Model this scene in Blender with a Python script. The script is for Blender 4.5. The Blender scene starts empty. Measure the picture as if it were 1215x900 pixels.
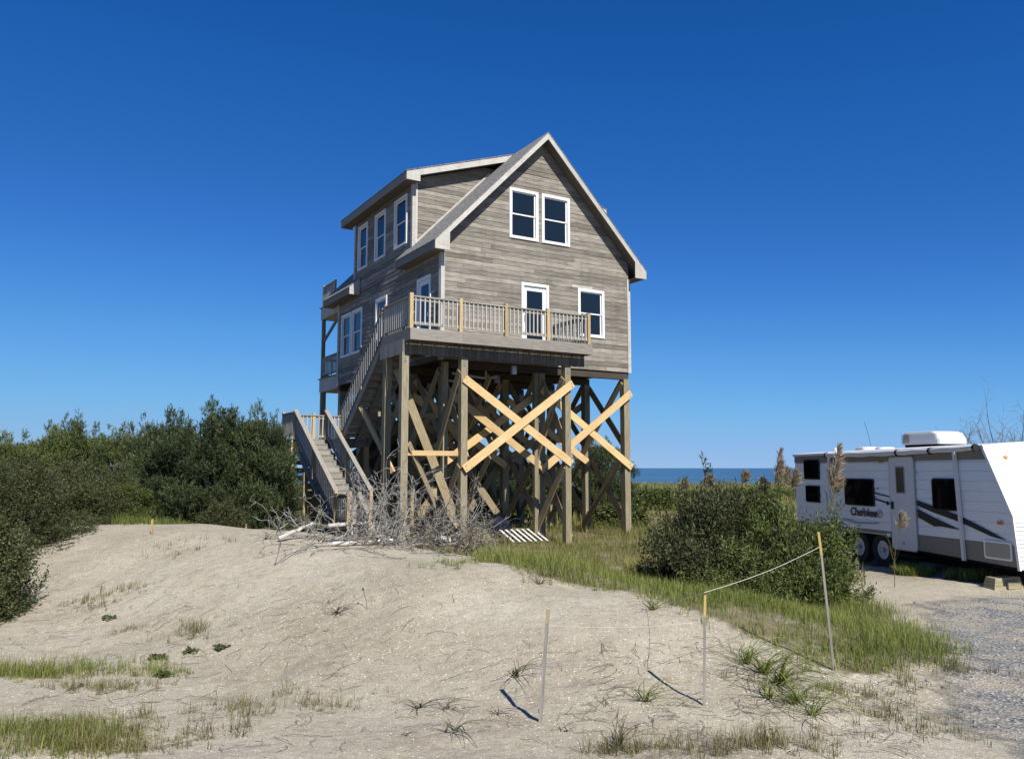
import bpy, math, random
import numpy as np
from mathutils import Vector, Matrix
R=math.radians
SC=bpy.context.scene
COL=SC.collection
# ------------------------------------------------------------------ camera, sky, sun, exposure
EYE=2.335; FPX=973.0; PITCH=R(6.16)
cam=bpy.data.cameras.new('camera'); camo=bpy.data.objects.new('camera',cam); COL.objects.link(camo)
camo.location=(0,0,EYE); camo.rotation_euler=(R(90)+PITCH,0,0)
cam.sensor_width=36; cam.sensor_fit='HORIZONTAL'; cam.lens=36*FPX/1215; cam.clip_start=.05; cam.clip_end=60000
SC.camera=camo
SUN_H=Vector((.455,-.89)).normalized(); SUN_EL=R(44)
W=bpy.data.worlds.new('World'); SC.world=W; W.use_nodes=True
wn=W.node_tree; wn.nodes.clear()
sky=wn.nodes.new('ShaderNodeTexSky'); sky.sky_type='NISHITA'; sky.sun_disc=False
sky.sun_elevation=SUN_EL; sky.sun_rotation=math.atan2(SUN_H.x,SUN_H.y)
sky.altitude=0; sky.air_density=.5; sky.dust_density=0; sky.ozone_density=3.0
# one tone curve for the whole sky, channel by channel (deep clear blue overhead, pale blue at the horizon)
bg=wn.nodes.new('ShaderNodeBackground'); bg.inputs[1].default_value=.0705
wo=wn.nodes.new('ShaderNodeOutputWorld'); cv=wn.nodes.new('ShaderNodeRGBCurve')
def vm_(k_):
    n_=wn.nodes.new('ShaderNodeVectorMath'); n_.operation='SCALE'; n_.inputs['Scale'].default_value=k_; return n_
m1,m2=vm_(.1),vm_(10.)
SRC=[(.0497,.0908,.195),(.062,.113,.238),(.089,.163,.331),(.108,.195,.388),(.15,.265,.50),(.215,.373,.645),(.35,.555,.85),(.52,.768,.965)]
DST=[(.0095,.0905,.355),(.0145,.112,.43),(.029,.156,.525),(.04,.19,.60),(.07,.268,.705),(.118,.368,.785),(.195,.465,.82),(.262,.49,.80)]
for i in range(3):
    c_=cv.mapping.curves[i]; c_.points[0].location=(0,0); c_.points[1].location=(1,(.36,.53,.79)[i])
    for s_,d_ in zip(SRC,DST): c_.points.new(s_[i],d_[i])
cv.mapping.update()
wn.links.new(sky.outputs[0],m1.inputs[0]); wn.links.new(m1.outputs[0],cv.inputs['Color']); wn.links.new(cv.outputs[0],m2.inputs[0]); wn.links.new(m2.outputs[0],bg.inputs[0]); wn.links.new(bg.outputs[0],wo.inputs[0])
sl=bpy.data.lights.new('sun','SUN'); sl.energy=5.0; sl.angle=R(.53); sl.color=(1,.945,.85)
so=bpy.data.objects.new('sun',sl); COL.objects.link(so)
sd=Vector((SUN_H.x*math.cos(SUN_EL),SUN_H.y*math.cos(SUN_EL),math.sin(SUN_EL)))
so.rotation_euler=sd.to_track_quat('Z','Y').to_euler(); so.location=(20,-30,40)
SC.view_settings.view_transform='Standard'; SC.view_settings.look='None'; SC.view_settings.exposure=.5; SC.view_settings.gamma=1
SC.view_settings.use_curve_mapping=False

# ------------------------------------------------------------------ helpers: tags, meshes
def tag(o,label=None,cat=None,group=None,kind=None):
    if label: o['label']=label
    if cat: o['category']=cat
    if group: o['group']=group
    if kind: o['kind']=kind
    return o
def link(o,parent=None):
    COL.objects.link(o)
    if parent: o.parent=parent
    return o
def empty(name,loc,rz=0):
    o=bpy.data.objects.new(name,None); o.empty_display_size=.3; link(o); o.location=loc; o.rotation_euler=(0,0,rz); return o
class MB:
    def __init__(s): s.v=[]; s.f=[]; s.uv=[]
    def poly(s,pts,uv=None):
        b=len(s.v); s.v+= [tuple(p) for p in pts]; s.f.append(tuple(range(b,b+len(pts))))
        if uv is None:
            p0=Vector(pts[0]); ax=(Vector(pts[1])-p0); 
            ax=ax.normalized() if ax.length>1e-9 else Vector((1,0,0))
            n=Vector((0,0,0))
            for i in range(1,len(pts)-1): n+= (Vector(pts[i])-p0).cross(Vector(pts[i+1])-p0)
            n=n.normalized() if n.length>1e-12 else Vector((0,0,1)); ay=n.cross(ax)
            uv=[((Vector(p)-p0).dot(ax),(Vector(p)-p0).dot(ay)) for p in pts]
        s.uv.append(uv)
    def hexa(s,b,t):
        # b, t : four corners each, same winding (b seen from below outward)
        s.poly([b[3],b[2],b[1],b[0]]); s.poly(t)
        for i in range(4):
            j=(i+1)%4; s.poly([b[i],b[j],t[j],t[i]])
    def box(s,x0,x1,y0,y1,z0,z1):
        s.hexa([(x0,y0,z0),(x1,y0,z0),(x1,y1,z0),(x0,y1,z0)],[(x0,y0,z1),(x1,y0,z1),(x1,y1,z1),(x0,y1,z1)])
    def beam(s,p0,p1,w,t,up=(0,0,1),plumb=False):
        # bar from p0 to p1, w across in the 'up' sense, t the other way
        p0=Vector(p0); p1=Vector(p1); x=(p1-p0).normalized(); up=Vector(up)
        y=up.cross(x)
        if y.length<1e-6: y=Vector((1,0,0)).cross(x)
        y.normalize(); z=x.cross(y)
        if plumb: z=Vector((0,0,1))
        q=[]
        for p in (p0,p1):
            q.append([p-y*t/2-z*w/2,p+y*t/2-z*w/2,p+y*t/2+z*w/2,p-y*t/2+z*w/2])
        L=(p1-p0).length; a,b=q
        s.poly([a[0],a[3],a[2],a[1]],[(0,0),(0,w),(t,w),(t,0)]); s.poly(b,[(0,0),(t,0),(t,w),(0,w)])
        for i,o in zip(range(4),(0,.37,.71,1.13)):
            j=(i+1)%4; d=(a[j]-a[i]).length
            s.poly([a[i],a[j],b[j],b[i]],[(0,o),(0,o+d),(L,o+d),(L,o)])
    def tube(s,pts,rad,n=8,cap=True):
        pts=[Vector(p) for p in pts]
        if not hasattr(rad,'__len__'): rad=[rad]*len(pts)
        rings=[]; prev=None
        for i,p in enumerate(pts):
            d=(pts[min(i+1,len(pts)-1)]-pts[max(i-1,0)]).normalized()
            a=prev if prev is not None else (Vector((0,0,1)) if abs(d.z)<.9 else Vector((1,0,0)))
            y=(a-d*a.dot(d)); y.normalize(); z=d.cross(y); prev=y
            rings.append([p+(y*math.cos(2*math.pi*k/n)+z*math.sin(2*math.pi*k/n))*rad[i] for k in range(n)])
        l=0
        for i in range(len(rings)-1):
            l2=l+(pts[i+1]-pts[i]).length
            for k in range(n):
                m=(k+1)%n; c=2*math.pi*rad[i]/n
                s.poly([rings[i][k],rings[i][m],rings[i+1][m],rings[i+1][k]],[(l,k*c),(l,k*c+c),(l2,k*c+c),(l2,k*c)])
            l=l2
        if cap:
            s.poly(rings[0][::-1]); s.poly(rings[-1])
    def disc(s,c,axis,r0,r1,h,n=24):
        # ring / cylinder along axis from c: outer radius r1, inner r0
        c=Vector(c); d=Vector(axis).normalized(); a=Vector((0,0,1)) if abs(d.z)<.9 else Vector((1,0,0))
        y=(a-d*a.dot(d)).normalized(); z=d.cross(y)
        P=lambda r,k,o:c+(y*math.cos(2*math.pi*k/n)+z*math.sin(2*math.pi*k/n))*r+d*o
        for k in range(n):
            s.poly([P(r1,k,0),P(r1,k+1,0),P(r1,k+1,h),P(r1,k,h)])
            if r0>0:
                s.poly([P(r0,k+1,0),P(r0,k,0),P(r0,k,h),P(r0,k+1,h)])
                s.poly([P(r0,k,h),P(r1,k,h),P(r1,k+1,h),P(r0,k+1,h)]); s.poly([P(r1,k,0),P(r0,k,0),P(r0,k+1,0),P(r1,k+1,0)])
        if r0<=0:
            s.poly([P(r1,k,h) for k in range(n)]); s.poly([P(r1,k,0) for k in range(n)][::-1])
    def mesh(s,name,m,smooth=False,weld=False):
        me=bpy.data.meshes.new(name); me.from_pydata(s.v,[],s.f)
        ul=me.uv_layers.new(name='UVMap'); ul.data.foreach_set('uv',[c for f in s.uv for p in f for c in p])
        if m: me.materials.append(m)
        if weld:
            import bmesh
            bm=bmesh.new(); bm.from_mesh(me); bmesh.ops.remove_doubles(bm,verts=bm.verts,dist=1e-4); bm.to_mesh(me); bm.free()
        if smooth:
            me.polygons.foreach_set('use_smooth',[True]*len(me.polygons))
        me.update(); return me
    def build(s,name,m,parent=None,smooth=False,weld=False,kind=None):
        o=bpy.data.objects.new(name,s.mesh(name,m,smooth,weld)); link(o,parent)
        if kind: o['kind']=kind
        return o
_bc={}
def bar(name,p0,p1,w,t,m,parent,up=(0,0,1)):
    """one board as an object of its own; alike boards share mesh data"""
    p0=Vector(p0); p1=Vector(p1); L=(p1-p0).length
    key=(round(L,3),round(w,4),round(t,4),m.name)
    if key not in _bc:
        b=MB(); b.beam((0,0,0),(L,0,0),w,t); _bc[key]=b.mesh(name,m)
    o=bpy.data.objects.new(name,_bc[key]); link(o,parent)
    x=(p1-p0).normalized(); y=Vector(up).cross(x)
    if y.length<1e-6: y=Vector((1,0,0)).cross(x)
    y.normalize(); z=x.cross(y)
    o.matrix_local=Matrix(((x.x,y.x,z.x,p0.x),(x.y,y.y,z.y,p0.y),(x.z,y.z,z.z,p0.z),(0,0,0,1)))
    return o
def np_mesh(name,V,F,mat=None,tint=None):
    V=np.asarray(V,np.float32); F=np.asarray(F,np.int32); k=F.shape[1]
    me=bpy.data.meshes.new(name); me.vertices.add(len(V)); me.vertices.foreach_set('co',V.ravel())
    me.loops.add(F.size); me.loops.foreach_set('vertex_index',F.ravel())
    me.polygons.add(len(F)); me.polygons.foreach_set('loop_start',np.arange(0,F.size,k,dtype=np.int32))
    me.polygons.foreach_set('loop_total',np.full(len(F),k,np.int32))
    if tint is not None:
        at=me.attributes.new('tint','FLOAT','POINT'); at.data.foreach_set('value',np.asarray(tint,np.float32))
    if mat: me.materials.append(mat)
    me.update(calc_edges=True); return me
def np_obj(name,me,parent=None):
    o=bpy.data.objects.new(name,me); return link(o,parent)

# ------------------------------------------------------------------ helpers: materials
class NT:
    def __init__(s,name):
        s.m=bpy.data.materials.new(name); s.m.use_nodes=True; s.t=s.m.node_tree; s.b=s.t.nodes['Principled BSDF']; s.out=s.t.nodes['Material Output']
    def n(s,ty,**k):
        o=s.t.nodes.new('ShaderNode'+ty)
        for a,v in k.items(): setattr(o,a,v)
        return o
    def l(s,a,b): s.t.links.new(a,b)
    def noise(s,vec,scale,detail=4,rough=.55):
        o=s.n('TexNoise'); o.inputs['Scale'].default_value=scale; o.inputs['Detail'].default_value=detail; o.inputs['Roughness'].default_value=rough
        if vec is not None: s.l(vec,o.inputs['Vector'])
        return o.outputs['Fac']
    def ramp(s,fac,stops):
        o=s.n('ValToRGB'); e=o.color_ramp.elements
        while len(e)<len(stops): e.new(.5)
        for q,(p,c) in zip(e,stops):
            q.position=p; q.color=(*c,1) if len(c)==3 else c
        s.l(fac,o.inputs[0]); return o.outputs[0]
    def mix(s,fac,a,b,mode='MIX'):
        o=s.n('Mix',data_type='RGBA',blend_type=mode)
        for i,x in ((0,fac),(6,a),(7,b)):
            if isinstance(x,(int,float)): o.inputs[i].default_value=x
            elif isinstance(x,tuple): o.inputs[i].default_value=(*x,1)
            else: s.l(x,o.inputs[i])
        return o.outputs[2]
    def math(s,op,a,b=0.,clamp=False):
        o=s.n('Math',operation=op,use_clamp=clamp)
        for i,x in ((0,a),(1,b)):
            if isinstance(x,(int,float)): o.inputs[i].default_value=x
            else: s.l(x,o.inputs[i])
        return o.outputs[0]
    def bump(s,h,strength=.3,dist=.01):
        o=s.n('Bump'); o.inputs['Strength'].default_value=strength; o.inputs['Distance'].default_value=dist
        s.l(h,o.inputs['Height']); s.l(o.outputs[0],s.b.inputs['Normal'])
    def set(s,col=None,rough=.6,spec=.3,metal=0):
        if col is not None:
            if isinstance(col,tuple): s.b.inputs['Base Color'].default_value=(*col,1)
            else: s.l(col,s.b.inputs['Base Color'])
        s.b.inputs['Roughness'].default_value=rough; s.b.inputs['Specular IOR Level'].default_value=spec; s.b.inputs['Metallic'].default_value=metal
def wood(name,dark,mid,light,vary=.35,rough=.8,knots=0.0,blotch=(.9,.92,.9),streak=0.):
    t=NT(name); dark,mid,light=[tuple(c*.87 for c in q_) for q_ in (dark,mid,light)]
    uv=t.n('UVMap').outputs[0]; oi=t.n('ObjectInfo').outputs['Random']
    off=t.n('CombineXYZ'); t.l(t.math('MULTIPLY',oi,173.),off.inputs[0]); t.l(t.math('MULTIPLY',oi,91.),off.inputs[1])
    va=t.n('VectorMath',operation='ADD'); t.l(uv,va.inputs[0]); t.l(off.outputs[0],va.inputs[1])
    st=t.n('VectorMath',operation='MULTIPLY'); t.l(va.outputs[0],st.inputs[0]); st.inputs[1].default_value=(1.6,26,1)
    g=t.noise(st.outputs[0],1.5,6,.65)
    col=t.ramp(g,[(.28,dark),(.5,mid),(.72,light)])
    st2=t.n('VectorMath',operation='MULTIPLY'); t.l(va.outputs[0],st2.inputs[0]); st2.inputs[1].default_value=(.9,4,1)
    bl=t.noise(st2.outputs[0],1.3,3,.6)
    col=t.mix(t.ramp(bl,[(.35,(0,0,0)),(.7,(1,1,1))]),col,t.mix(1.0,col,blotch,'MULTIPLY'))
    # each board its own tone
    w=t.n('TexWhiteNoise',noise_dimensions='1D'); t.l(t.math('MULTIPLY',oi,977.),w.inputs['W'])
    k=t.math('ADD',t.math('MULTIPLY',w.outputs['Value'],vary),1-vary*.5)
    kc=t.n('CombineColor'); 
    for i in range(3): t.l(k,kc.inputs[i])
    col=t.mix(1.0,col,kc.outputs[0],'MULTIPLY')
    if knots:
        st3=t.n('VectorMath',operation='MULTIPLY'); t.l(va.outputs[0],st3.inputs[0]); st3.inputs[1].default_value=(3.5,9,1)
        vo=t.n('TexVoronoi'); t.l(st3.outputs[0],vo.inputs['Vector']); vo.inputs['Scale'].default_value=1
        col=t.mix(t.math('MULTIPLY',t.ramp(vo.outputs['Distance'],[(.05,(1,1,1)),(.14,(0,0,0))]),knots),col,tuple(c*.45 for c in dark))
    if streak:
        ps=t.n('VectorMath',operation='MULTIPLY'); t.l(t.n('NewGeometry').outputs['Position'],ps.inputs[0]); ps.inputs[1].default_value=(5,5,.35)
        col=t.mix(t.math('MULTIPLY',t.ramp(t.noise(ps.outputs[0],1.,4,.65),[(.45,(0,0,0)),(.7,(1,1,1))]),streak),col,t.mix(1.,col,(.55,.54,.52),'MULTIPLY'))
        pw_=t.noise(t.n('NewGeometry').outputs['Position'],.6,3,.6); col=t.mix(t.ramp(pw_,[(.35,(.5,.5,.5)),(.65,(0,0,0))]),col,t.mix(1.,col,(.8,.79,.77),'MULTIPLY'))
    t.set(col,rough,.25); t.bump(g,.5,.006); return t.m
def flat(name,col,rough=.6,spec=.3,metal=0,noise=.12,scale=3.):
    t=NT(name); g=t.n('NewGeometry').outputs['Position']
    f=t.noise(g,scale,5,.6)
    c=t.mix(f,tuple(x*(1-noise*1.6) for x in col),tuple(min(1,x*(1+noise*.6)) for x in col)); t.set(c,rough,spec,metal); return t.m
M={}
M['siding']=wood('weathered_siding',(.15,.135,.115),(.28,.255,.22),(.45,.41,.35),.62,blotch=(.72,.71,.69),streak=.3)
M['greywood']=wood('grey_weathered_wood',(.17,.155,.135),(.26,.24,.21),(.34,.315,.28),.3)
M['railwood']=wood('grey_rail_wood',(.22,.205,.18),(.31,.29,.26),(.4,.38,.34),.25)
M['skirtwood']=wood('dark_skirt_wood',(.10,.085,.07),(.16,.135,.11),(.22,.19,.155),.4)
M['piling']=wood('treated_piling_wood',(.17,.145,.09),(.29,.25,.165),(.41,.36,.255),.35,knots=.3)
M['oldbrace']=wood('old_brace_wood',(.20,.155,.09),(.32,.255,.155),(.43,.355,.225),.5,knots=.4)
M['newwood']=wood('fresh_pine_lumber',(.47,.31,.145),(.62,.44,.225),(.74,.57,.34),.3,knots=.7,blotch=(.92,.88,.8))
M['postnew']=wood('tan_rail_post_wood',(.36,.25,.13),(.46,.34,.19),(.55,.42,.26),.25,knots=.4)
M['slatwood']=wood('green_tinged_slat_wood',(.2,.185,.11),(.3,.28,.175),(.4,.37,.25),.35)
M['trim']=wood('pale_trim_wood',(.40,.385,.355),(.54,.52,.485),(.66,.64,.6),.12,streak=.3)
M['baluster']=wood('pale_baluster_wood',(.36,.34,.305),(.46,.44,.40),(.56,.54,.5),.2)
M['white']=flat('white_window_vinyl',(.72,.72,.71),.4,.4,0,.04)
M['black']=flat('black_rubber',(.02,.02,.02),.7,.3)
M['steel']=flat('galvanised_steel',(.4,.41,.42),.4,.5,.8)
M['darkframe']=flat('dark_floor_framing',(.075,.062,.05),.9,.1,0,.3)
def glass(name,col):
    t=NT(name); g=t.n('NewGeometry').outputs['Position']
    f=t.noise(g,.8,2,.5)
    t.set(t.mix(f,tuple(x*.6 for x in col),col),.03,.5); t.b.inputs['IOR'].default_value=1.52; return t.m
M['glass']=glass('window_glass',(.010,.016,.024))
M['rvglass']=glass('tinted_trailer_glass',(.006,.006,.007)); M['rvglass'].node_tree.nodes['Principled BSDF'].inputs['Specular IOR Level'].default_value=.03 
t=NT('asphalt_shingles'); g=t.n('NewGeometry').outputs['Position']
vo=t.n('TexVoronoi'); t.l(g,vo.inputs['Vector']); vo.inputs['Scale'].default_value=22
wv=t.n('TexNoise'); wv.inputs['Scale'].default_value=7; t.l(g,wv.inputs['Vector'])
c=t.mix(vo.outputs['Color'],(.05,.05,.05),(.36,.35,.335)); c=t.mix(t.math('MULTIPLY',wv.outputs['Fac'],.5),c,(.16,.155,.15)); t.set(c,.95,.1)
t.bump(vo.outputs['Distance'],.6,.01); M['shingle']=t.m
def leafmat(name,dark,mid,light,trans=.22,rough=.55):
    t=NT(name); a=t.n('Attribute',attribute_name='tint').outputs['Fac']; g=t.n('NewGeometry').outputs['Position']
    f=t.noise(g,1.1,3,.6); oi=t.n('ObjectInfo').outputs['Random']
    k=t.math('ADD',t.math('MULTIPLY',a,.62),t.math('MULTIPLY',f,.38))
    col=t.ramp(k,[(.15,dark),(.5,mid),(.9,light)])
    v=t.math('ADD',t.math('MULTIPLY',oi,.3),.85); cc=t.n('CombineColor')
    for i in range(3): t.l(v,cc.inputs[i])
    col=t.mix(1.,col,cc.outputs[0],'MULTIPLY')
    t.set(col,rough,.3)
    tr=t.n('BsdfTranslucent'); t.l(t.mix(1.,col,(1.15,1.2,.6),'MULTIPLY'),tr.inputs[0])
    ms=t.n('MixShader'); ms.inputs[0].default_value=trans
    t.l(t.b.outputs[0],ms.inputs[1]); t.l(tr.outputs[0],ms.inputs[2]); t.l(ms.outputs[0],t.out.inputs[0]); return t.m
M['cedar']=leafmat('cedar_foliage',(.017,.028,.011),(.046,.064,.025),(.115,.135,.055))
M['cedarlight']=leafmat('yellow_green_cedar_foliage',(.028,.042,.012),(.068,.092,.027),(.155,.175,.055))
M['myrtle']=leafmat('dark_shrub_leaves',(.020,.028,.010),(.056,.066,.024),(.15,.155,.068))
M['olive']=leafmat('grey_olive_shrub_leaves',(.028,.036,.013),(.07,.08,.032),(.175,.175,.08))
M['shrub']=leafmat('olive_shrub_leaves',(.036,.052,.012),(.085,.11,.03),(.175,.19,.065))
M['grass']=leafmat('green_grass_blades',(.075,.10,.02),(.165,.195,.045),(.36,.34,.13),.3)
M['meadow']=leafmat('meadow_grass_blades',(.075,.09,.022),(.18,.185,.055),(.42,.35,.17),.3)
M['drygrass']=leafmat('dune_grass_blades',(.07,.065,.028),(.15,.14,.06),(.30,.26,.14),.2)
M['darkgrass']=leafmat('dark_dune_grass_blades',(.028,.03,.012),(.07,.068,.027),(.17,.15,.07),.15)
M['duneleaf']=leafmat('dune_weed_leaves',(.03,.05,.015),(.07,.095,.03),(.14,.15,.06),.15)
M['plume']=leafmat('reed_plume_fibres',(.13,.10,.07),(.25,.20,.145),(.40,.33,.25),.25)
M['bark']=wood('tree_bark',(.05,.04,.03),(.09,.075,.058),(.14,.12,.10),.3)
M['deadwood']=wood('bleached_dead_wood',(.19,.18,.16),(.32,.305,.28),(.50,.48,.45),.25)
M['deadbrown']=wood('grey_brown_dead_twigs',(.11,.095,.075),(.19,.168,.138),(.29,.265,.225),.25)
M['logwood']=wood('sun_bleached_log',(.36,.345,.315),(.5,.48,.445),(.64,.62,.58),.15)
# ------------------------------------------------------------------ terrain
def sstep(t): t=np.clip(t,0,1); return t*t*(3-2*t)
# crest line of the sand mound: x, y, height above the flat, half width
MPATH=[(-16,20,.75,5),(-9.5,17,.88,5),(-5,14.8,.92,4.6),(-2.2,12.2,.82,4.3),(-.4,10.8,.72,4.1),(.9,9.7,.56,3.8),(2.0,8.9,.30,3.3),(3.1,8.3,.06,2.6)]
_fr=random.Random(4); FEET=[]
for (x0,y0,x1,y1,k0) in ((-3.6,5.6,-1.2,9.6,13),(-.6,5.3,.9,8.2,8),(-4.8,7.5,-5.4,12.5,12),(2.2,5.4,3.6,8.6,9)):
    for k in range(k0):
        f_=k/k0; FEET.append((x0+(x1-x0)*f_+(.09 if k%2 else -.09)+_fr.uniform(-.05,.05),y0+(y1-y0)*f_+_fr.uniform(-.08,.08),_fr.uniform(.022,.045)))
def mound(x,y):
    hh=np.zeros(np.shape(x))
    for (ax,ay,ah,aw),(bx,by,bh,bw) in zip(MPATH[:-1],MPATH[1:]):
        dx,dy=bx-ax,by-ay; t=np.clip(((x-ax)*dx+(y-ay)*dy)/(dx*dx+dy*dy),0,1)
        d=np.hypot(x-ax-t*dx,y-ay-t*dy); q=d/(aw+t*(bw-aw))
        hh=np.maximum(hh,(ah+t*(bh-ah))*(1-sstep((q-.1)/.9)))
    return hh
def terrain(x,y):
    x=np.asarray(x,float); y=np.asarray(y,float)
    B=np.interp(y,[-20,0,4,7,12,17,22,26,60,98,108,125,220],[.7,.7,.6,.42,.36,.32,.12,0,.05,.25,-.25,-1.2,-4])
    n=.035*np.sin(x*1.3+.7*np.sin(y*.9))*np.sin(y*1.1+.5*np.sin(x*.8))+.018*np.sin(x*3.1+1.3*np.sin(y*1.7))*np.cos(y*2.7+x)
    n+=.006*np.sin(x*9.1+2*np.sin(y*5.3))*np.sin(y*8.3+1.5*np.sin(x*6.1))
    for fx,fy,fd in (FEET if x.size>20000 else ()):
        q_=((x-fx)**2+(y-fy)**2)/.024; n=n+np.where(q_<6,-fd*np.exp(-q_)+fd*.55*q_*np.exp(-q_*.8)*.6,0)
    return B+mound(x,y)+n*np.clip((100-y)/10,0,1)
def tz(x,y): return float(terrain(np.array([x]),np.array([y]))[0])
_T=np.concatenate([np.arange(2.5,22,.03),np.arange(22,70,.25)])
def at(px,py):
    """ground point seen at a pixel of the photograph"""
    a=(px-607.5)/FPX; b=(450-py)/FPX; cp,sp=math.cos(PITCH),math.sin(PITCH)
    r=np.array([a,cp-b*sp,sp+b*cp]); P=np.array([0,0,EYE])+_T[:,None]*r
    k=np.nonzero(P[:,2]<terrain(P[:,0],P[:,1]))[0]
    p=P[k[0]] if len(k) else P[-1]
    return (float(p[0]),float(p[1]))
def xy(px,Y): return ((px-607.5)/FPX*Y,Y)
def gp(x,y,dz=0): return (x,y,tz(x,y)+dz)
def inpoly(x,y,poly):
    ins=np.zeros(np.shape(x),bool); n=len(poly)
    for i in range(n):
        (x0,y0),(x1,y1)=poly[i],poly[(i+1)%n]
        c=((y0>y)!=(y1>y))&(x<(x1-x0)*(y-y0)/((y1-y0) if y1!=y0 else 1e-9)+x0); ins^=c
    return ins
def coords(a,b,step,lo,hi):
    f=list(np.arange(a,b+1e-6,step)); s=step; v=f[-1]; r=[]
    while v<hi: s*=1.18; v=min(v+s,hi); r.append(v)
    s=step; v=f[0]; l=[]
    while v>lo: s*=1.18; v=max(v-s,lo); l.append(v)
    return np.array(l[::-1]+f+r)
GX=coords(-11,11,.08,-4000,4000); GY=coords(3.4,20,.08,-40,220)
gx,gy=np.meshgrid(GX,GY); gz=terrain(gx,gy)
GRASS_A=[at(*p) for p in [(556,664),(640,682),(715,697),(800,717),(850,736),(905,760),(960,785),(1000,800),(1060,800),(1125,775),(1090,748),(1030,722),(1015,705)]]+[(4.6,14.6),(2.5,15.5),(.5,15),(-.3,13.2)]
def vegmask(x,y):
    v=sstep((y-15.5-1.5*np.sin(x*.7))/2.5)*sstep((.42-mound(x,y))/.25)
    v=np.maximum(v,inpoly(x,y,GRASS_A)*.9)
    v=np.maximum(v,sstep((y-(17.2-.33*(x+6)))/1.2)*(x<-4.5))
    rv=(x>4.4)&(x<12)&(y>11.5)&(y<24)
    return np.where(rv,v*.25,v)
nx,ny=len(GX),len(GY)
idx=np.arange(nx*ny).reshape(ny,nx)
GF=np.stack([idx[:-1,:-1],idx[:-1,1:],idx[1:,1:],idx[1:,:-1]],-1).reshape(-1,4)
GV=np.stack([gx,gy,gz],-1).reshape(-1,3)
t=NT('shelly_sand'); g=t.n('NewGeometry').outputs['Position']; at_=t.n('Attribute',attribute_name='tint').outputs['Fac']
big=t.noise(g,.55,4,.6); fine=t.noise(g,9,5,.7); gr=t.noise(g,70,3,.7)
col=t.ramp(big,[(.3,(.30,.266,.203)),(.5,(.385,.347,.272)),(.72,(.445,.407,.328))])
col=t.mix(t.ramp(fine,[(.38,(1,1,1)),(.52,(0,0,0))]),col,t.mix(1.,col,(.83,.82,.8),'MULTIPLY'))
col=t.mix(t.ramp(gr,[(.35,(.7,.7,.7)),(.5,(0,0,0))]),col,t.mix(1.,col,(.62,.6,.58),'MULTIPLY'))
for sc,th,cc in ((62,.968,(.78,.75,.69)),(110,.94,(.66,.62,.55)),(75,.955,(.12,.10,.08)),(130,.95,(.2,.17,.13))):
    vo=t.n('TexVoronoi'); t.l(g,vo.inputs['Vector']); vo.inputs['Scale'].default_value=sc
    sp=t.n('SeparateColor'); t.l(vo.outputs['Color'],sp.inputs[0])
    pick=t.math('MULTIPLY',t.math('GREATER_THAN',sp.outputs[0 if cc[0]>.3 else 1],th),t.math('LESS_THAN',vo.outputs['Distance'],.42))
    col=t.mix(pick,col,cc)
soil=t.mix(t.noise(g,6,5,.7),(.075,.065,.035),(.22,.185,.11))
vm=t.math('MULTIPLY',at_,t.ramp(t.noise(g,1.6,4,.6),[(.3,(.45,.45,.45)),(.55,(1,1,1))]))
col=t.mix(vm,col,soil)
t.set(col,.95,.08)
hh=t.math('ADD',t.math('MULTIPLY',fine,.6),t.math('MULTIPLY',gr,.35)); hh=t.math('ADD',hh,t.math('MULTIPLY',t.noise(g,2.4,4,.6),1.6))
t.bump(hh,.75,.035); M['sand']=t.m
me=np_mesh('ground',GV,GF,M['sand'],vegmask(gx,gy).ravel()); me.polygons.foreach_set('use_smooth',[True]*len(me.polygons))
ground=tag(np_obj('ground',me),kind='structure')
# gravel road: the sheet follows the sand 5 mm above it, its edge worn away by sand
RC=[(3.9,2.5),(4.1,5.8),(4.7,7.6),(5.7,9.8),(6.8,11.6),(9.5,12.9),(14,13.4)]
def roadmask(x,y):
    d=np.full(np.shape(x),9.)
    for (ax,ay),(bx,by) in zip(RC[:-1],RC[1:]):
        dx,dy=bx-ax,by-ay; q=np.clip(((x-ax)*dx+(y-ay)*dy)/(dx*dx+dy*dy),0,1); d=np.minimum(d,np.hypot(x-ax-q*dx,y-ay-q*dy))
    return np.clip(1.2-d/1.35,0,1)
rm=roadmask(gx,gy)*(gy<13.6)
fm=(rm[:-1,:-1]+rm[1:,1:]+rm[:-1,1:]+rm[1:,:-1]).reshape(-1)>0.02
used=np.unique(GF[fm]); remap=-np.ones(nx*ny,int); remap[used]=np.arange(len(used))
t=NT('crushed_gravel'); g=t.n('NewGeometry').outputs['Position']; a_=t.n('Attribute',attribute_name='tint').outputs['Fac']
vo=t.n('TexVoronoi'); t.l(g,vo.inputs['Vector']); vo.inputs['Scale'].default_value=42
sp=t.n('SeparateColor'); t.l(vo.outputs['Color'],sp.inputs[0])
c=t.ramp(sp.outputs[0],[(.0,(.065,.068,.072)),(.5,(.15,.154,.158)),(.85,(.26,.262,.26)),(1,(.42,.41,.39))])
c=t.mix(t.ramp(t.noise(g,2.2,4,.6),[(.38,(0,0,0)),(.66,(.8,.8,.8))]),c,(.34,.30,.23)); t.set(c,.9,.15); t.bump(vo.outputs['Distance'],.8,.015)
mk=t.math('ADD',a_,t.math('MULTIPLY',t.math('SUBTRACT',t.noise(g,1.1,6,.68),.5),1.9))
ed=t.ramp(mk,[(.44,(0,0,0)),(.74,(1,1,1))])
tb=t.n('BsdfTransparent'); ms=t.n('MixShader'); t.l(ed,ms.inputs[0]); t.l(tb.outputs[0],ms.inputs[1]); t.l(t.b.outputs[0],ms.inputs[2]); t.l(ms.outputs[0],t.out.inputs[0])
M['gravel']=t.m
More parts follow.
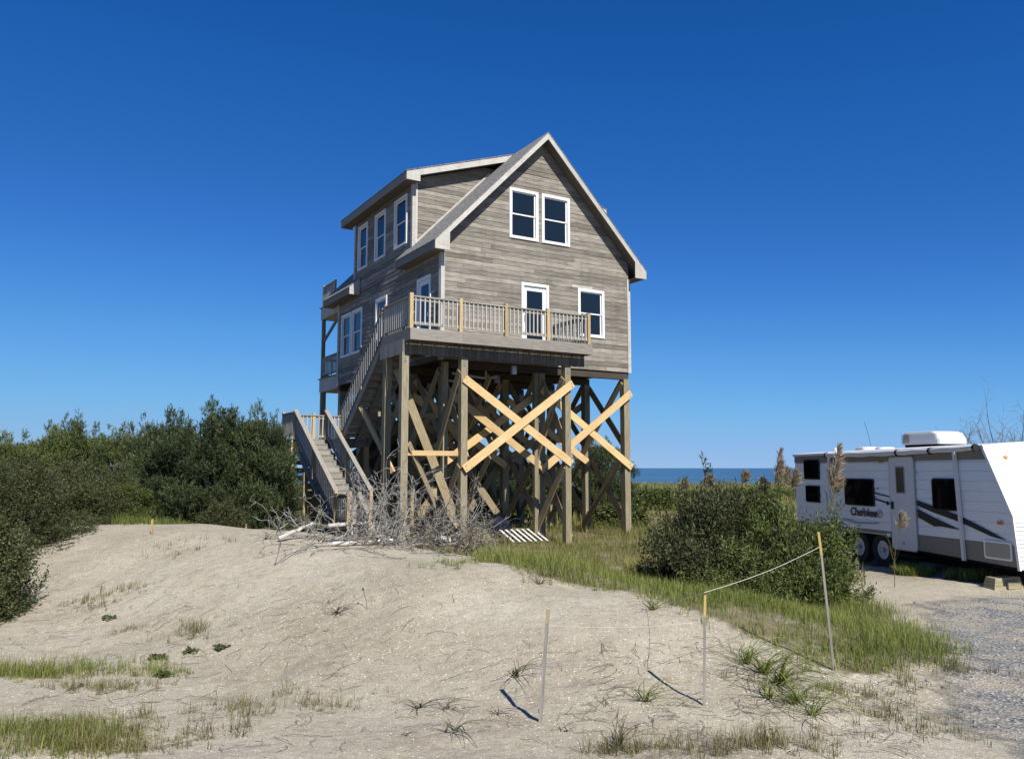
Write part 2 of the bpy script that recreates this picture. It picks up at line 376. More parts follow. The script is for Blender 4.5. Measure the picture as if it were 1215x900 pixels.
me=np_mesh('gravel_road',GV[used]+np.array([0,0,.005]),remap[GF[fm]],M['gravel'],rm.ravel()[used])
tag(np_obj('gravel_road',me),kind='structure')
# sea
t=NT('sound_water'); g=t.n('NewGeometry').outputs['Position']
mp=t.n('Mapping'); t.l(g,mp.inputs[0]); mp.inputs['Scale'].default_value=(.25,.6,1)
w1=t.noise(mp.outputs[0],1.2,5,.65)
mq=t.n('Mapping'); t.l(g,mq.inputs[0]); mq.inputs['Scale'].default_value=(.012,.09,1)
t.set(t.mix(t.ramp(t.noise(mq.outputs[0],1.,5,.65),[(.38,(0,0,0)),(.62,(1,1,1))]),(.018,.062,.112),(.055,.14,.21)),.3,.3); t.bump(w1,1.,.35); M['sea']=t.m
b=MB(); b.poly([(-30000,90,-.32),(30000,90,-.32),(30000,45000,-.32),(-30000,45000,-.32)]); tag(b.build('sea',M['sea']),kind='structure')
# ------------------------------------------------------------------ the beach house (u right along the gable front, v to the back, z up)
HW,HL,ZB=7.315,9.65,5.65
rnd=random.Random(5)
YAW=R(30.57)
HO=(-2.172,24.738,0)
house=empty('beach_house',HO,YAW)
tag(house,'tall weathered grey wooden house with gable front raised high on braced pilings','house')
def hw(u,v):
    c,s=math.cos(YAW),math.sin(YAW); return (HO[0]+c*u-s*v,HO[1]+s*u+c*v)
def hz(u,v): return tz(*hw(u,v))
RS=(13.4-9.2)/(HW/2+.425)             # main roof slope
ztop=lambda u:9.2+(min(u,HW-u)+.425)*RS
DS=(13.4-12.05)/(HW/2+.425)           # shed dormer slope
zshed=lambda u:12.05+(min(u,HW-u)+.425)*DS
PL={'front':lambda a,d,z:(a,d,z),'side':lambda a,d,z:(d,a,z),'cheek':lambda a,d,z:(a,2.23+d,z)}
def quadpiece(b,plane,c4,d0,d1,dt0=None):
    # c4: (a,z) x4 counter-clockwise from bottom-left ; front face at d0 (bottom) / dt0 (top), back at d1
    P=PL[plane]; dt=d0 if dt0 is None else dt0
    (a0,z0),(a1,z1),(a2,z2),(a3,z3)=c4
    F=[P(a0,d0,z0),P(a1,d0,z1),P(a2,dt,z2),P(a3,dt,z3)]; K=[P(a0,d1,z0),P(a1,d1,z1),P(a2,d1,z2),P(a3,d1,z3)]
    if plane=='side': F=[F[1],F[0],F[3],F[2]]; K=[K[1],K[0],K[3],K[2]]
    L=abs(a1-a0); h=abs(z3-z0)
    b.poly(F,[(0,0),(L,0),(L,h),(0,h)]); b.poly(K[::-1])
    for i in range(4):
        j=(i+1)%4; b.poly([F[j],F[i],K[i],K[j]])
front_wins=[(2.41,3.52,9.77,11.45),(3.66,4.78,9.77,11.45),(2.86,3.92,6.16,8.35),(5.1,6.2,6.75,8.4)]
side_wins=[(6.42,7.44,9.88,11.62),(4.61,5.66,9.88,11.62),(2.68,3.8,9.88,11.62),(8.08,9.2,6.7,8.42),(6.85,7.98,6.7,8.42),(4.38,5.46,6.7,8.42),(.72,1.76,6.16,8.42)]
# wall slabs (sheathing) carry the siding boards
def wall(name,polys,m=M['darkframe'],label=None):
    b=MB()
    for pl,c4,d0,d1 in polys: quadpiece(b,pl,c4,d0,d1)
    o=b.build(name,m,house)
    if label: o['label']=label
    return o
gz_=lambda u:ztop(u)-.12
fw=wall('wall',[('front',[(0.08,ZB),(HW-.08,ZB),(HW-.08,9.0),(0.08,9.0)],.07,.2),
 ('front',[(.08,9.0),(HW-.08,9.0),(HW/2+.01,gz_(HW/2)),(HW/2-.01,gz_(HW/2))],.07,.2)],label='gable front wall of weathered grey lap siding')
sw=wall('wall',[('side',[(.22,ZB),(HL,ZB),(HL,9.0),(.22,9.0)],.07,.2),('side',[(2.25,9.0),(7.85,9.0),(7.85,11.9),(2.25,11.9)],.07,.2)],label='long side wall of grey lap siding in shade')
cw=wall('dormer_cheek',[('cheek',[(.0,9.6),(.02,9.6),(3.3,12.95),(.0,11.85)],.06,.16)])
back=MB(); back.box(.08,HW-.08,HL-.15,HL,ZB,9.05)
back.poly([(0.08,HL,9.05),(HW/2,HL,gz_(HW/2)),(HW-.08,HL,9.05)]); back.poly([(0.08,HL-.15,9.05),(HW-.08,HL-.15,9.05),(HW/2,HL-.15,gz_(HW/2))])
back.box(HW-.2,HW-.05,.22,HL-.16,ZB,9.05); back.box(HW-.2,HW-.05,2.25,7.85,9.06,11.9)
back.build('wall',M['siding'],house)
def siding(plane,wins,z0,z1,lim,parent,lo=1.6,hi=3.6,exp=.152):
    z=z0; row=0
    while z<z1-.02:
        zt=min(z+exp,z1); l0,l1,t0,t1=lim(z,zt)
        if l1-l0<.05: z+=exp; continue
        spans=[(l0,l1,t0,t1,z,zt)]
        for (a0,a1,wz0,wz1) in wins:
            a0+=.03; a1-=.03; wz0+=.03; wz1-=.03
            if wz1<=z+.005 or wz0>=zt-.005: continue
            ns=[]
            for (s0,s1,q0,q1,y0,y1) in spans:
                if a1<=s0 or a0>=s1: ns.append((s0,s1,q0,q1,y0,y1)); continue
                if a0>s0+.03: ns.append((s0,a0,q0,a0,y0,y1))
                if a1<s1-.03: ns.append((a1,s1,a1,q1,y0,y1))
                if wz1<y1-.012: ns.append((max(s0,a0),min(s1,a1),max(s0,a0),min(s1,a1),wz1,y1))
                if wz0>y0+.012: ns.append((max(s0,a0),min(s1,a1),max(s0,a0),min(s1,a1),y0,wz0))
            spans=ns
        for (s0,s1,q0,q1,y0,y1) in spans:
            cuts=[]; c=s0+rnd.uniform(.4,hi)
            while c<s1-.7: cuts.append(c); c+=rnd.uniform(lo,hi)
            e=[s0]+cuts+[s1]
            for i in range(len(e)-1):
                b0=e[i]+(.002 if i else 0); b1=e[i+1]-(.002 if i<len(e)-2 else 0)
                t_0=q0 if i==0 else b0; t_1=q1 if i==len(e)-2 else b1
                b=MB(); pr=rnd.uniform(-.003,.003)
                quadpiece(b,plane,[(b0,y0-.004),(b1,y0-.004),(t_1,y1-.006),(t_0,y1-.006)],-.016+pr,.03,-.006+pr)
                b.build('siding_board',M['siding'],parent)
        z+=exp
def lim_front(z,zt):
    f=lambda q:max(.02,(q+.14-9.2)/RS-.425)
    a,b=f(z),f(zt); return a,HW-a,b,HW-b
siding('front',front_wins,ZB,13.15,lim_front,fw,1.5,4.2)
siding('side',side_wins,ZB,9.0,lambda z,zt:(.14,HL-.12,.14,HL-.12),sw,3.4,5.6)
siding('side',side_wins,9.01,11.85,lambda z,zt:(2.36,7.74,2.36,7.74),sw,3.6,5.4)
def lim_cheek(z,zt):
    f=lambda q:(max(.0,(q-11.87)/DS-.425+ .12),(q-9.2)/RS-.425)
    (a,b),(c,d)=f(z),f(zt); a=max(0.0,(z+.2-12.05)/DS-.425); c=max(0.0,(zt+.2-12.05)/DS-.425)
    a=max(a,.0);c=max(c,.0)
    return a,max(a,b),c,max(c,d)
siding('cheek',[],9.7,12.9,lim_cheek,cw,1.6,3.5)
# corner boards and trim
def cbox(name,m,*bx):
    b=MB(); b.box(*bx); return b.build(name,m,house)
for u0,u1 in ((-.03,.10),(HW-.10,HW+.03)): cbox('corner_board',M['trim'],u0,u1,-.034,.06,ZB-.03,8.95)
cbox('corner_board',M['trim'],-.034,.06,.062,.14,ZB-.03,8.94)
cbox('corner_board',M['trim'],-.034,.06,HL-.12,HL+.03,ZB-.03,8.94)
cbox('corner_board',M['trim'],-.034,.06,2.21,2.35,9.5,11.8); cbox('corner_board',M['trim'],.062,.15,2.196,2.28,9.7,11.85)
cbox('corner_board',M['trim'],-.034,.06,7.75,7.87,9.3,11.8)
cbox('corner_board',M['trim'],HW-.06,HW+.034,.062,.16,ZB-.03,8.94)
b=MB(); b.beam((.08,2.19,ztop(.08)+.06),(2.9,2.19,ztop(2.9)+.06),.12,.03,plumb=True); b.build('flashing',M['trim'],house)
# ---- roof
def mir(P): return [(HW-u,v,z) for (u,v,z) in P]
def slab(b,u0,u1,zf,v0,v1,th,off=0.,m=False):
    q=[]
    for u,v in ((u0,v0),(u1,v0),(u1,v1),(u0,v1)): q.append((u,v,zf(u)+off))
    lo=[(u,v,z-th) for u,v,z in q]
    if m: q=mir(q)[::-1]; lo=mir(lo)[::-1]
    b.hexa(lo,q)
shing=MB(); sof=MB()
RID=HW/2-.001
for m in (False,True):
    for v0,v1 in ((-.47,2.72),(7.18,10.42)): slab(shing,-.45,RID,ztop,v0,v1,.028,.03,m); slab(sof,-.40,RID,ztop,v0+.05,v1-.03,.16,-.002,m)
    slab(shing,-.45,RID,zshed,1.78,8.38,.028,.036,m); slab(sof,-.40,RID,zshed,1.84,8.33,.16,-.002,m)
roof=shing.build('roof',M['shingle'],house); roof['label']='grey asphalt shingle roof with steep gable and shed dormers'
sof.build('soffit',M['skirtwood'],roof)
def plate(name,m,pts,v0,v1,par):
    b=MB(); A=[(u,v0,z) for u,z in pts]; B=[(u,v1,z) for u,z in pts]
    b.poly(A); b.poly(B[::-1])
    for i in range(len(pts)):
        j=(i+1)%len(pts); b.poly([A[j],A[i],B[i],B[j]])
    return b.build(name,m,par)
def rake(zf,v,e,par,h=.215,drop=.27,rid=True):
    for m in (0,1):
        f=(lambda u:HW-u) if m else (lambda u:u)
        pts=[(-.43,zf(-.43)-.27),(.06,zf(-.43)-.27),(.06,zf(.06)-h),(HW/2-.001,zf(HW/2)-h),(HW/2-.001,zf(HW/2)),(-.43,zf(-.43))]
        pts=[(f(u),z) for u,z in pts]
        if m: pts=pts[::-1]
        plate('rake_board',M['trim'],pts,v,v+e,par)
rake(ztop,-.455,.032,roof); rake(ztop,10.37,.032,roof); rake(zshed,1.80,.032,roof); rake(zshed,8.32,.032,roof)
for v0,v1,zf in ((-.42,2.7,ztop),(7.2,10.36,ztop),(1.835,8.315,zshed)):
    for m in (0,1):
        z1=zf(-.425); u0,u1=(-.43,-.40) if not m else (HW+.40,HW+.43)
        b=MB(); b.box(u0,u1,v0,v1,z1-.262,z1+.0); b.build('fascia',M['greywood'],roof)
        a,c=(-.397,-.026) if not m else (HW+.026,HW+.397)
        b=MB(); b.box(a,c,v0+.005,v1-.005,z1-.25,z1-.225); b.build('eave_soffit',M['skirtwood'],roof)
for v0,v1 in ((2.7,2.73),(7.17,7.2)):     # boxed ends of the eaves beside the dormers
    for m in (0,1):
        f=(lambda u:HW-u) if m else (lambda u:u)
        pts=[(-.43,8.93),(-.026,8.93),(-.026,ztop(-.026)-.01),(-.43,ztop(-.43)-.01)]; pts=[(f(u),z) for u,z in pts]
        plate('rake_board',M['trim'],pts if not m else pts[::-1],v0,v1,roof)
# ---- windows and doors: casing > sashes, panes
def window(plane,a0,a1,z0,z1,kind='window'):
    P=PL[plane]; b=MB(); cwid=.095
    def piece(mb,x0,x1,y0,y1,d0,d1): quadpiece(mb,plane,[(x0,y0),(x1,y0),(x1,y1),(x0,y1)],d0,d1)
    piece(b,a0,a0+cwid,z0,z1,-.045,.068); piece(b,a1-cwid,a1,z0,z1,-.045,.068)
    piece(b,a0+cwid,a1-cwid,z1-cwid,z1,-.048,.068); piece(b,a0+cwid,a1-cwid,z0,z0+cwid*.8,-.052,.068)
    o=b.build(kind,M['white'],house)
    i0,i1,j0,j1=a0+cwid,a1-cwid,z0+cwid*.8,z1-cwid
    if kind=='window':
        mid=(j0+j1)/2
        for (y0,y1,d) in ((mid-.02,j1,.014),(j0,mid+.02,.038)):
            s=MB(); w=.042
            piece(s,i0,i0+w,y0,y1,d,d+.026); piece(s,i1-w,i1,y0,y1,d,d+.026); piece(s,i0+w,i1-w,y1-w,y1,d,d+.026); piece(s,i0+w,i1-w,y0,y0+w,d,d+.026)
            s.build('sash',M['white'],o)
            g=MB(); piece(g,i0+w,i1-w,y0+w,y1-w,d+.012,d+.018); g.build('pane',M['glass'],o)
    else:
        s=MB(); w=.13; y0=j0
        piece(s,i0,i0+w,y0,j1,.012,.05); piece(s,i1-w,i1,y0,j1,.012,.05); piece(s,i0+w,i1-w,j1-w*1.2,j1,.012,.05); piece(s,i0+w,i1-w,y0,y0+.25,.012,.05)
        s.build('door_leaf',M['white'],o)
        g=MB(); piece(g,i0+w,i1-w,y0+.25,j1-w*1.2,.026,.034); g.build('pane',M['glass'],o)
        k=MB(); piece(k,i0+.03,i0+.08,6.16+.95,6.16+1.12,-.02,.012); k.tube([P(i0+.055,-.02,7.2),P(i0+.055,-.055,7.2),P(i0+.055,-.055,7.08)],.012,6); k.build('handle',M['steel'],o)
    return o
for i,w in enumerate(front_wins): window('front',*w,kind='door' if i==2 else 'window')
for i,w in enumerate(side_wins): window('side',*w,kind='door' if i==6 else 'window')
# pale board above the right front window
b=MB(); quadpiece(b,'front',[(4.86,8.405),(5.7,8.405),(5.7,8.5),(4.86,8.5)],-.028,-.0225); b.build('head_board',M['trim'],house)
# ---- floor framing under house
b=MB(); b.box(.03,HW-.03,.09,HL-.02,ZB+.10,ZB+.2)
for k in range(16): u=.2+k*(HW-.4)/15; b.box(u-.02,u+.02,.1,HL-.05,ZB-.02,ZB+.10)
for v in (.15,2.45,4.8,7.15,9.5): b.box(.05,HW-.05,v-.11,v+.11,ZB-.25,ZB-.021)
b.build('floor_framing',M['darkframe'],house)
# ---- deck
DZ=6.15; DU0,DU1,DV=-1.86,4.2,-1.98
b=MB()
for k in range(16): u=DU0+.1+k*(DU1-DU0-.2)/15; b.box(u-.02,u+.02,DV+.04,.0,DZ-.26,DZ-.04)
b.box(-1.83,4.05,-1.58,-1.42,5.5,5.86); b.box(-1.83,-.05,.02,2.1,DZ-.26,DZ-.042)
b.box(-1.82,-1.68,-1.4,.1,5.52,5.86)
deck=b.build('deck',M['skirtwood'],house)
n=14
for k in range(n):
    v=DV+.01+(k+.5)*(-.05-DV)/n; bar('decking_board',(DU0-.01,v,DZ-.02),(DU1+.01,v,DZ-.02),.036,.135,M['greywood'],deck)
for k in range(14):
    v=.05+k*.145; bar('decking_board',(-.85,v,DZ-.02),(-.04,v,DZ-.02),.036,.135,M['greywood'],deck)
# fascia of the deck in three lengths along the front, one on each side
for a0,a1 in ((DU0-.02,-.28),(-.276,2.02),(2.024,DU1+.02)): bar('deck_fascia',(a0,DV-.02,DZ-.185),(a1,DV-.02,DZ-.185),.29,.038,M['greywood'],deck)
bar('deck_fascia',(DU0-.001,DV+.002,DZ-.185),(DU0-.001,.08,DZ-.185),.29,.038,M['greywood'],deck)
bar('deck_fascia',(DU1,DV+.002,DZ-.185),(DU1,-.03,DZ-.185),.29,.038,M['greywood'],deck)
# vertical skirt boards
u=-1.90; k=0
while u<4.08:
    w=.142; bar('skirt_board',(u+w/2,-1.6+rnd.uniform(-.006,.006),5.47+rnd.uniform(-.012,.012)),(u+w/2,-1.6,5.9),.022,w-.008,M['skirtwood'],deck,up=(0,1,0)); u+=w
v=-1.585
while v<.05:
    w=.142; bar('skirt_board',(-1.9,v+w/2,5.48+rnd.uniform(-.01,.01)),(-1.9,v+w/2,5.865),.022,w-.006,M['railwood'],deck,up=(1,0,0)); v+=w
# ---- railings
def railing(A,B,n,par,posts=(),H=.9,pm=M['postnew'],side=(0,0),bz=.1,post_lo=-.03,post_hi=.96,pw=.095,name='railing'):
    A=Vector(A); B=Vector(B); up=Vector((0,0,1)); b=MB()
    b.beam(A+up*(H-.02),B+up*(H-.02),.04,.14,plumb=True); b.beam(A+up*(H-.09),B+up*(H-.09),.085,.036,plumb=True); r=b.build(name,M['railwood'],par); b=MB(); b.beam(A+up*(bz+.045),B+up*(bz+.045),.085,.036,plumb=True); b.build('bottom_rail',M['railwood'],r)
    for k in range(n):
        f=(k+.5)/n; p=A.lerp(B,f)
        d=(B-A); d.z=0; d.normalize(); s=Vector((-d.y,d.x,0))*(-.034 if abs(d.x)>.5 else .034)
        bar('baluster',p+s+up*(bz+.0),p+s+up*(H-.05),.036,.036,M['baluster'],r,up=(0,1,0))
    for f,m in posts:
        p=A.lerp(B,f); bar('rail_post',p+up*post_lo,p+up*post_hi,pw,pw,m,r,up=(0,1,0))
    return r
P_=[-1.83,-.31,1.18,2.64,4.14]
for i in range(4):
    railing((P_[i]+.05,DV+.06,DZ),(P_[i+1]-.05,DV+.06,DZ),10,deck)
for i,u in enumerate(P_): bar('rail_post',(u,DV+.055,DZ-.02),(u,DV+.055,DZ+.97),.105,.105,M['postnew'],deck,up=(0,1,0))
railing((DU0+.06,DV+.12,DZ),(DU0+.06,.0,DZ),13,deck,posts=[(1,M['postnew'])])
railing((DU1-.06,DV+.12,DZ),(DU1-.06,-.06,DZ),13,deck)
railing((-.9,.12,DZ),(-.9,2.1,DZ),12,deck,posts=[(1,M['railwood'])])
# ---- stairs
st=MB()
def flight(st_par,u0,u1,vt,zt,vb,zb,nr,parts):
    sgn=1 if vb>vt else -1; rise=(zt-zb)/nr; run=abs(vb-vt)/nr
    for u in (u0+.02,(u0+u1)/2,u1-.02):
        st.beam((u,vt,zt-.17),(u,vb,zb-.17),.27,.04,plumb=True)
    for k in range(nr):
        z=zt-rise*(k+1); v=vt+sgn*run*k
        if k<nr-1: parts.append(('tread',(u0+.045,v+sgn*run*.55,z-.0),(u1-.045,v+sgn*run*.55,z-.0),.036,run+.02))
        parts.append(('riser',(u0+.045,v+sgn*.012,z+rise/2-.01),(u1-.045,v+sgn*.012,z+rise/2-.01),rise-.04,.02))
parts=[]
flight(None,DU0,-.86,.06,DZ,3.66,3.32,15,parts)
flight(None,-3.05,-1.95,4.85,3.31,.45,.72,14,parts)
flight(None,-2.75,-1.95,-.62,.70,-1.5,.15,4,parts)
# landing frames
LZ=3.31
st.box(-3.08,-.84,4.86,6.3,LZ-.28,LZ-.04); st.box(-1.86,-.84,3.68,4.855,LZ-.28,LZ-.04); st.box(-3.05,-1.2,-.6,.44,.44,.68)
stairs=st.build('staircase',M['greywood'],house)
for nm,a,b_,w,tk in parts: bar(nm,a,b_,w,tk,M['greywood'] if nm=='tread' else M['railwood'],stairs)
for k in range(10): v=4.94+k*.143; bar('decking_board',(-3.1,v,LZ-.02),(-.83,v,LZ-.02),.036,.136,M['greywood'],stairs)
for k in range(8): v=3.75+k*.143; bar('decking_board',(-1.87,v,LZ-.02),(-.83,v,LZ-.02),.036,.136,M['greywood'],stairs)
for k in range(7): v=-.53+k*.143; bar('decking_board',(-3.06,v,.7),(-1.19,v,.7),.036,.136,M['greywood'],stairs)
pn,pg=M['postnew'],M['piling']
railing((DU0+.05,.1,DZ),(DU0+.05,3.6,3.39),22,stairs,posts=[(.5,pn),(1,pn)],H=.88)
railing((-.9,.1,DZ),(-.9,3.6,3.39),22,stairs,posts=[(.5,pn),(1,pn)],H=.88)
railing((-3.03,4.82,LZ),(-3.03,.5,.74),27,stairs,posts=[(0,pn),(.5,pn),(1,pn)],H=.98,post_hi=.97)
railing((-1.97,4.82,LZ),(-1.97,.5,.74),27,stairs,posts=[(0,pn),(.5,pn),(1,pn)],H=.98,post_hi=.97)
railing((-3.03,4.9,LZ),(-3.03,6.25,LZ),9,stairs,posts=[(1,pn)])
railing((-3.0,6.25,LZ),(-.86,6.25,LZ),15,stairs,posts=[(.48,pn),(1,pn)])
railing((-.86,3.7,LZ),(-.86,6.2,LZ),16,stairs)
railing((-2.73,-.62,.72),(-2.73,-1.45,.2),5,stairs,posts=[(0,pn),(1,pn)])
railing((-3.03,.42,.72),(-3.03,-.58,.72),6,stairs,posts=[(1,pn)])
railing((-1.15,.42,.72),(-1.15,-.58,.72),6,stairs,posts=[(0,pn),(1,pn)])
def post(u,v,z1,w,m,name='support_post',par=None,dz=-.4):
    return bar(name,(u,v,hz(u,v)+dz),(u,v,z1),w,w,m,par or stairs,up=(0,1,0))
for u,v in ((-3.05,4.95),(-3.05,6.2),(-1.9,6.2),(-.9,6.2),(-.9,3.8)): post(u,v,LZ-.05,.14,M['newwood'] if v<5 else M['slatwood'])
post(-3.0,3.6,2.2,.14,M['postnew']); post(-1.98,3.6,2.2,.14,M['slatwood']); post(-3.0,.3,.5,.14,M['postnew']); post(-1.3,-.5,.5,.12,M['slatwood']); post(-3.0,-.5,.5,.12,M['slatwood'])
for k in range(9):
    z=LZ-.5-k*.27
    bar('screen_slat',(-3.14,4.9,z),(-3.14,6.35,z+rnd.uniform(-.015,.015)),.14,.024,M['slatwood'],stairs)
    bar('screen_slat',(-3.1,6.37,z),(-.85,6.37,z+rnd.uniform(-.015,.015)),.14,.024,M['slatwood'],stairs)
    if k<6: bar('screen_slat',(-2.95,4.8,z-.3),(-2.0,4.8,z-.3),.14,.024,M['slatwood'],stairs)
# ---- pilings
PU=(.15,3.66,7.15); PV=(.12,2.45,4.8,7.15,9.5)
for u in PU:
    for v in PV: post(u,v,ZB-.24,.235,M['piling'],'piling',house,-.6)
for u in (-1.83,0,3.58): post(u,-1.5,5.52,.205,M['piling'],'piling',house,-.6)
post(-1.78,-.14,5.55,.2,M['piling'],'piling',house,-.6); post(.0,-.3,5.5,.16,M['piling'],'piling',house,-.6)
post(3.4,.0,5.4,.15,M['piling'],'piling',house,-.6)
for u in (.15,2.5,4.9,7.15): post(u,11.95,5.6,.2,M['piling'],'piling',house,-.6)
# ---- cross braces
def brace(p0,p1,m,w=.235,tk=.045,up=(0,0,1)):
    return bar('cross_brace',p0,p1,w,tk,m,house,up=up)
N_,O_=M['newwood'],M['oldbrace']
brace((-.02,-1.635,4.88),(3.68,-1.635,2.48),N_); brace((3.70,-1.69,4.93),(-.05,-1.69,2.30),N_)
brace((.1,-.04,4.75),(3.8,-.04,2.25),N_); brace((3.75,.28,4.8),(.05,.28,2.35),N_)
brace((3.6,-.06,4.88),(7.28,-.06,2.36),N_); brace((7.25,-.11,4.92),(3.55,-.11,2.25),N_)
brace((3.7,2.3,4.7),(7.2,2.3,2.5),N_); brace((7.2,2.6,4.7),(3.7,2.6,2.5),O_)
brace((.1,2.3,4.7),(3.65,2.3,2.4),N_); brace((3.65,2.6,4.7),(.1,2.6,2.4),N_)
for v in PV[1:]: post(1.9,v,ZB-.24,.2,M['piling'],'piling',house,-.6)
for v in (2.45,4.8,7.15,9.5):
    for a,c in ((.15,1.9),(1.9,3.66)):
        brace((a,v-.16,2.6),(c,v-.16,.3),O_); brace((c,v+.16,2.6),(a,v+.16,.3),O_)
        brace((a,v-.17,5.2),(c,v-.17,3.2),N_ if v<5 else O_,.19); brace((c,v+.17,5.2),(a,v+.17,3.2),O_,.19)
for i in range(4):
    brace((1.78,PV[i],5.2),(1.78,PV[i+1],2.8),N_ if i==0 else O_); brace((2.02,PV[i+1],5.2),(2.02,PV[i],2.8),O_); brace((1.78,PV[i],2.7),(1.78,PV[i+1],.3),O_)
for v in (4.8,7.15,9.5):
    for a,c in ((.15,3.66),(3.66,7.15)):
        brace((a,v-.145,4.9),(c,v-.145,2.5),N_ if v<5 else O_); brace((c,v+.145,4.9),(a,v+.145,2.5),O_)
for u in PU:
    s=-1 if u<5 else 1
    for i in range(4):
        v0,v1=PV[i],PV[i+1]
        brace((u-.145,v0,5.3),(u-.145,v1,2.85),N_ if (i==1 and u<5) else O_); brace((u+.145,v1,5.3),(u+.145,v0,2.85),O_)
        brace((u-.145,v0,2.75),(u-.145,v1,.25),O_); brace((u+.145,v1,2.75),(u+.145,v0,.25),O_)
for u in (-.12,3.46):
    brace((u,-1.5,5.1),(u,.12,2.6),O_); brace((u+.26,.12,5.2),(u+.26,-1.5,2.6),O_)
    brace((u,-1.5,2.4),(u,.12,.3),O_); brace((u+.26,.12,2.5),(u+.26,-1.5,.2),O_)
brace((-1.5,-.2,5.2),(-.1,-1.2,1.0),O_); brace((-1.66,-1.5,3.0),(.1,-.2,.6),O_,.19)
brace((-1.72,-1.4,2.75),(-.05,-1.4,2.75),N_,.14); brace((-1.78,2.0,4.25),(-1.2,.7,2.2),N_,.14,.09); brace((-1.95,.1,3.9),(-.1,.1,3.9),O_,.14)
xr=random.Random(8)
# two made-up board screens, added as a dark backdrop under the house rear
for k in range(24):
    u=.27+k*.143; bar('dark_backdrop_board',(u,7.4,hz(u,7.4)+.15+xr.uniform(-.1,.1)),(u,7.4,4.35+xr.uniform(-.25,.25)),.024,.137 if k%7 else .09,M['skirtwood'],house,up=(0,1,0))
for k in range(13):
    u=3.75+k*.143; bar('dark_backdrop_board',(u,9.72,hz(u,9.7)+.15+xr.uniform(-.1,.1)),(u,9.72,3.6+xr.uniform(-.3,.2)),.024,.137,M['skirtwood'],house,up=(0,1,0))
for u,v,z in ((.02,-1.66,4.84),(3.63,-1.66,2.53),(3.64,-1.715,4.88),(.0,-1.715,2.35),(3.68,-.085,4.82),(7.2,-.085,2.42),(7.18,-.135,4.86),(3.62,-.135,2.31)):
    b=MB(); b.disc((u,v,z+.05),(0,-1,0),0,.017,.012,8); b.disc((u+.03,v,z-.05),(0,-1,0),0,.017,.012,8); b.build('bolt_head',M['steel'],house)
# plumbing and boxes under the floor
b=MB(); b.tube([(.7,.6,5.3),(1.9,.6,5.2),(2.3,.6,5.28)],.04,8); b.tube([(.7,.9,5.1),(1.9,.9,5.02)],.04,8); b.tube([(1.9,.6,5.2),(1.9,.6,5.45)],.04,8); b.build('drain_pipe',M['trim'],house,smooth=True)
for u,v,z in ((2.0,-.9,5.2),(2.6,1.2,5.15),(4.4,1.4,5.2)):
    b=MB(); b.box(u,u+.16,v,v+.1,z,z+.26); b.box(u+.02,u+.14,v-.012,v,z+.03,z+.22); b.build('junction_box',M['steel'],house)
# bolt plates on the deck pilings
for u in (-1.83,0,3.58):
    b=MB(); b.box(u-.03,u+.03,-1.614,-1.603,5.25,5.4); b.disc((u,-1.614,5.36),(0,-1,0),0,.014,.012,8); b.disc((u,-1.614,5.29),(0,-1,0),0,.014,.012,8); b.build('bolt_plate',M['steel'],house)
# ---- two storey back porch
b=MB(); b.box(.02,HW-.02,HL+.04,12.1,5.56,6.1); porch=b.build('porch',M['trim'],house)
b=MB(); b.box(.02,HW-.02,HL+.04,12.1,8.72,9.2); b.build('porch_beam',M['trim'],porch)
b=MB(); b.box(-.04,HW+.04,HL+.04,12.16,9.205,9.245); b.box(-.04,HW+.04,HL+.04,12.16,6.102,6.14); b.build('porch_floor',M['greywood'],porch)
for u in (.12,HW-.12):
    for z0,z1 in ((6.14,8.715),(9.25,10.22)): bar('porch_post',(u,11.98,z0),(u,11.98,z1),.14,.14,M['piling'] if z0<8 else M['trim'],porch,up=(0,1,0))
    bar('porch_brace',(u,11.95,7.75),(u,9.75,8.65),.14,.06,M['greywood'],porch)
railing((.1,9.75,6.14),(.1,11.9,6.14),13,porch); railing((.15,11.98,6.14),(HW-.15,11.98,6.14),30,porch)
railing((.1,10.5,9.25),(.1,11.9,9.25),9,porch,posts=[(0,M['postnew'])]); railing((.15,11.98,9.25),(HW-.15,11.98,9.25),30,porch)
# ------------------------------------------------------------------ travel trailer (a along the side to the nose, d inward, z up), measured on its side wall
RVS=1.08; rvx,rvy=7.07*RVS,15.4*RVS; RVB=tz(rvx+.5,rvy)
rv=empty('travel_trailer',(rvx,rvy,RVB),math.atan2(-math.cos(R(12.5)),math.sin(R(12.5))))
tag(rv,'white travel trailer with brown bands, black stripes and rolled awning parked beside gravel','trailer')
def q(a,d,z): return (a*RVS,d*RVS,EYE+RVS*(z-EYE)-RVB)
def rbox(b,a0,a1,d0,d1,z0,z1): 
    p=q(a0,d0,z0); r=q(a1,d1,z1); b.box(p[0],r[0],p[1],r[1],p[2],r[2])
def rpoly(name,m,pts,d0,d1,par=rv):
    b=MB(); A=[q(a,d0,z) for a,z in pts]; B=[q(a,d1,z) for a,z in pts]
    b.poly(A); b.poly(B[::-1])
    for i in range(len(pts)):
        j=(i+1)%len(pts); b.poly([A[j],A[i],B[i],B[j]])
    return b.build(name,m,par)
def rrect(a0,a1,z0,z1,r=.05,n=4):
    pts=[]
    for cx,cz,s in ((a1-r,z0+r,-90),(a1-r,z1-r,0),(a0+r,z1-r,90),(a0+r,z0+r,180)):
        for k in range(n+1):
            t_=R(s+90*k/n); pts.append((cx+r*math.cos(t_),cz+r*math.sin(t_)))
    return pts
M['rvwhite']=flat('white_trailer_aluminium',(.78,.78,.77),.38,.5,0,.06)
M['rvcap']=flat('white_trailer_front_cap',(.62,.62,.61),.42,.4,0,.05)
M['rvtan']=flat('taupe_trailer_band',(.20,.185,.16),.5,.4,0,.08)
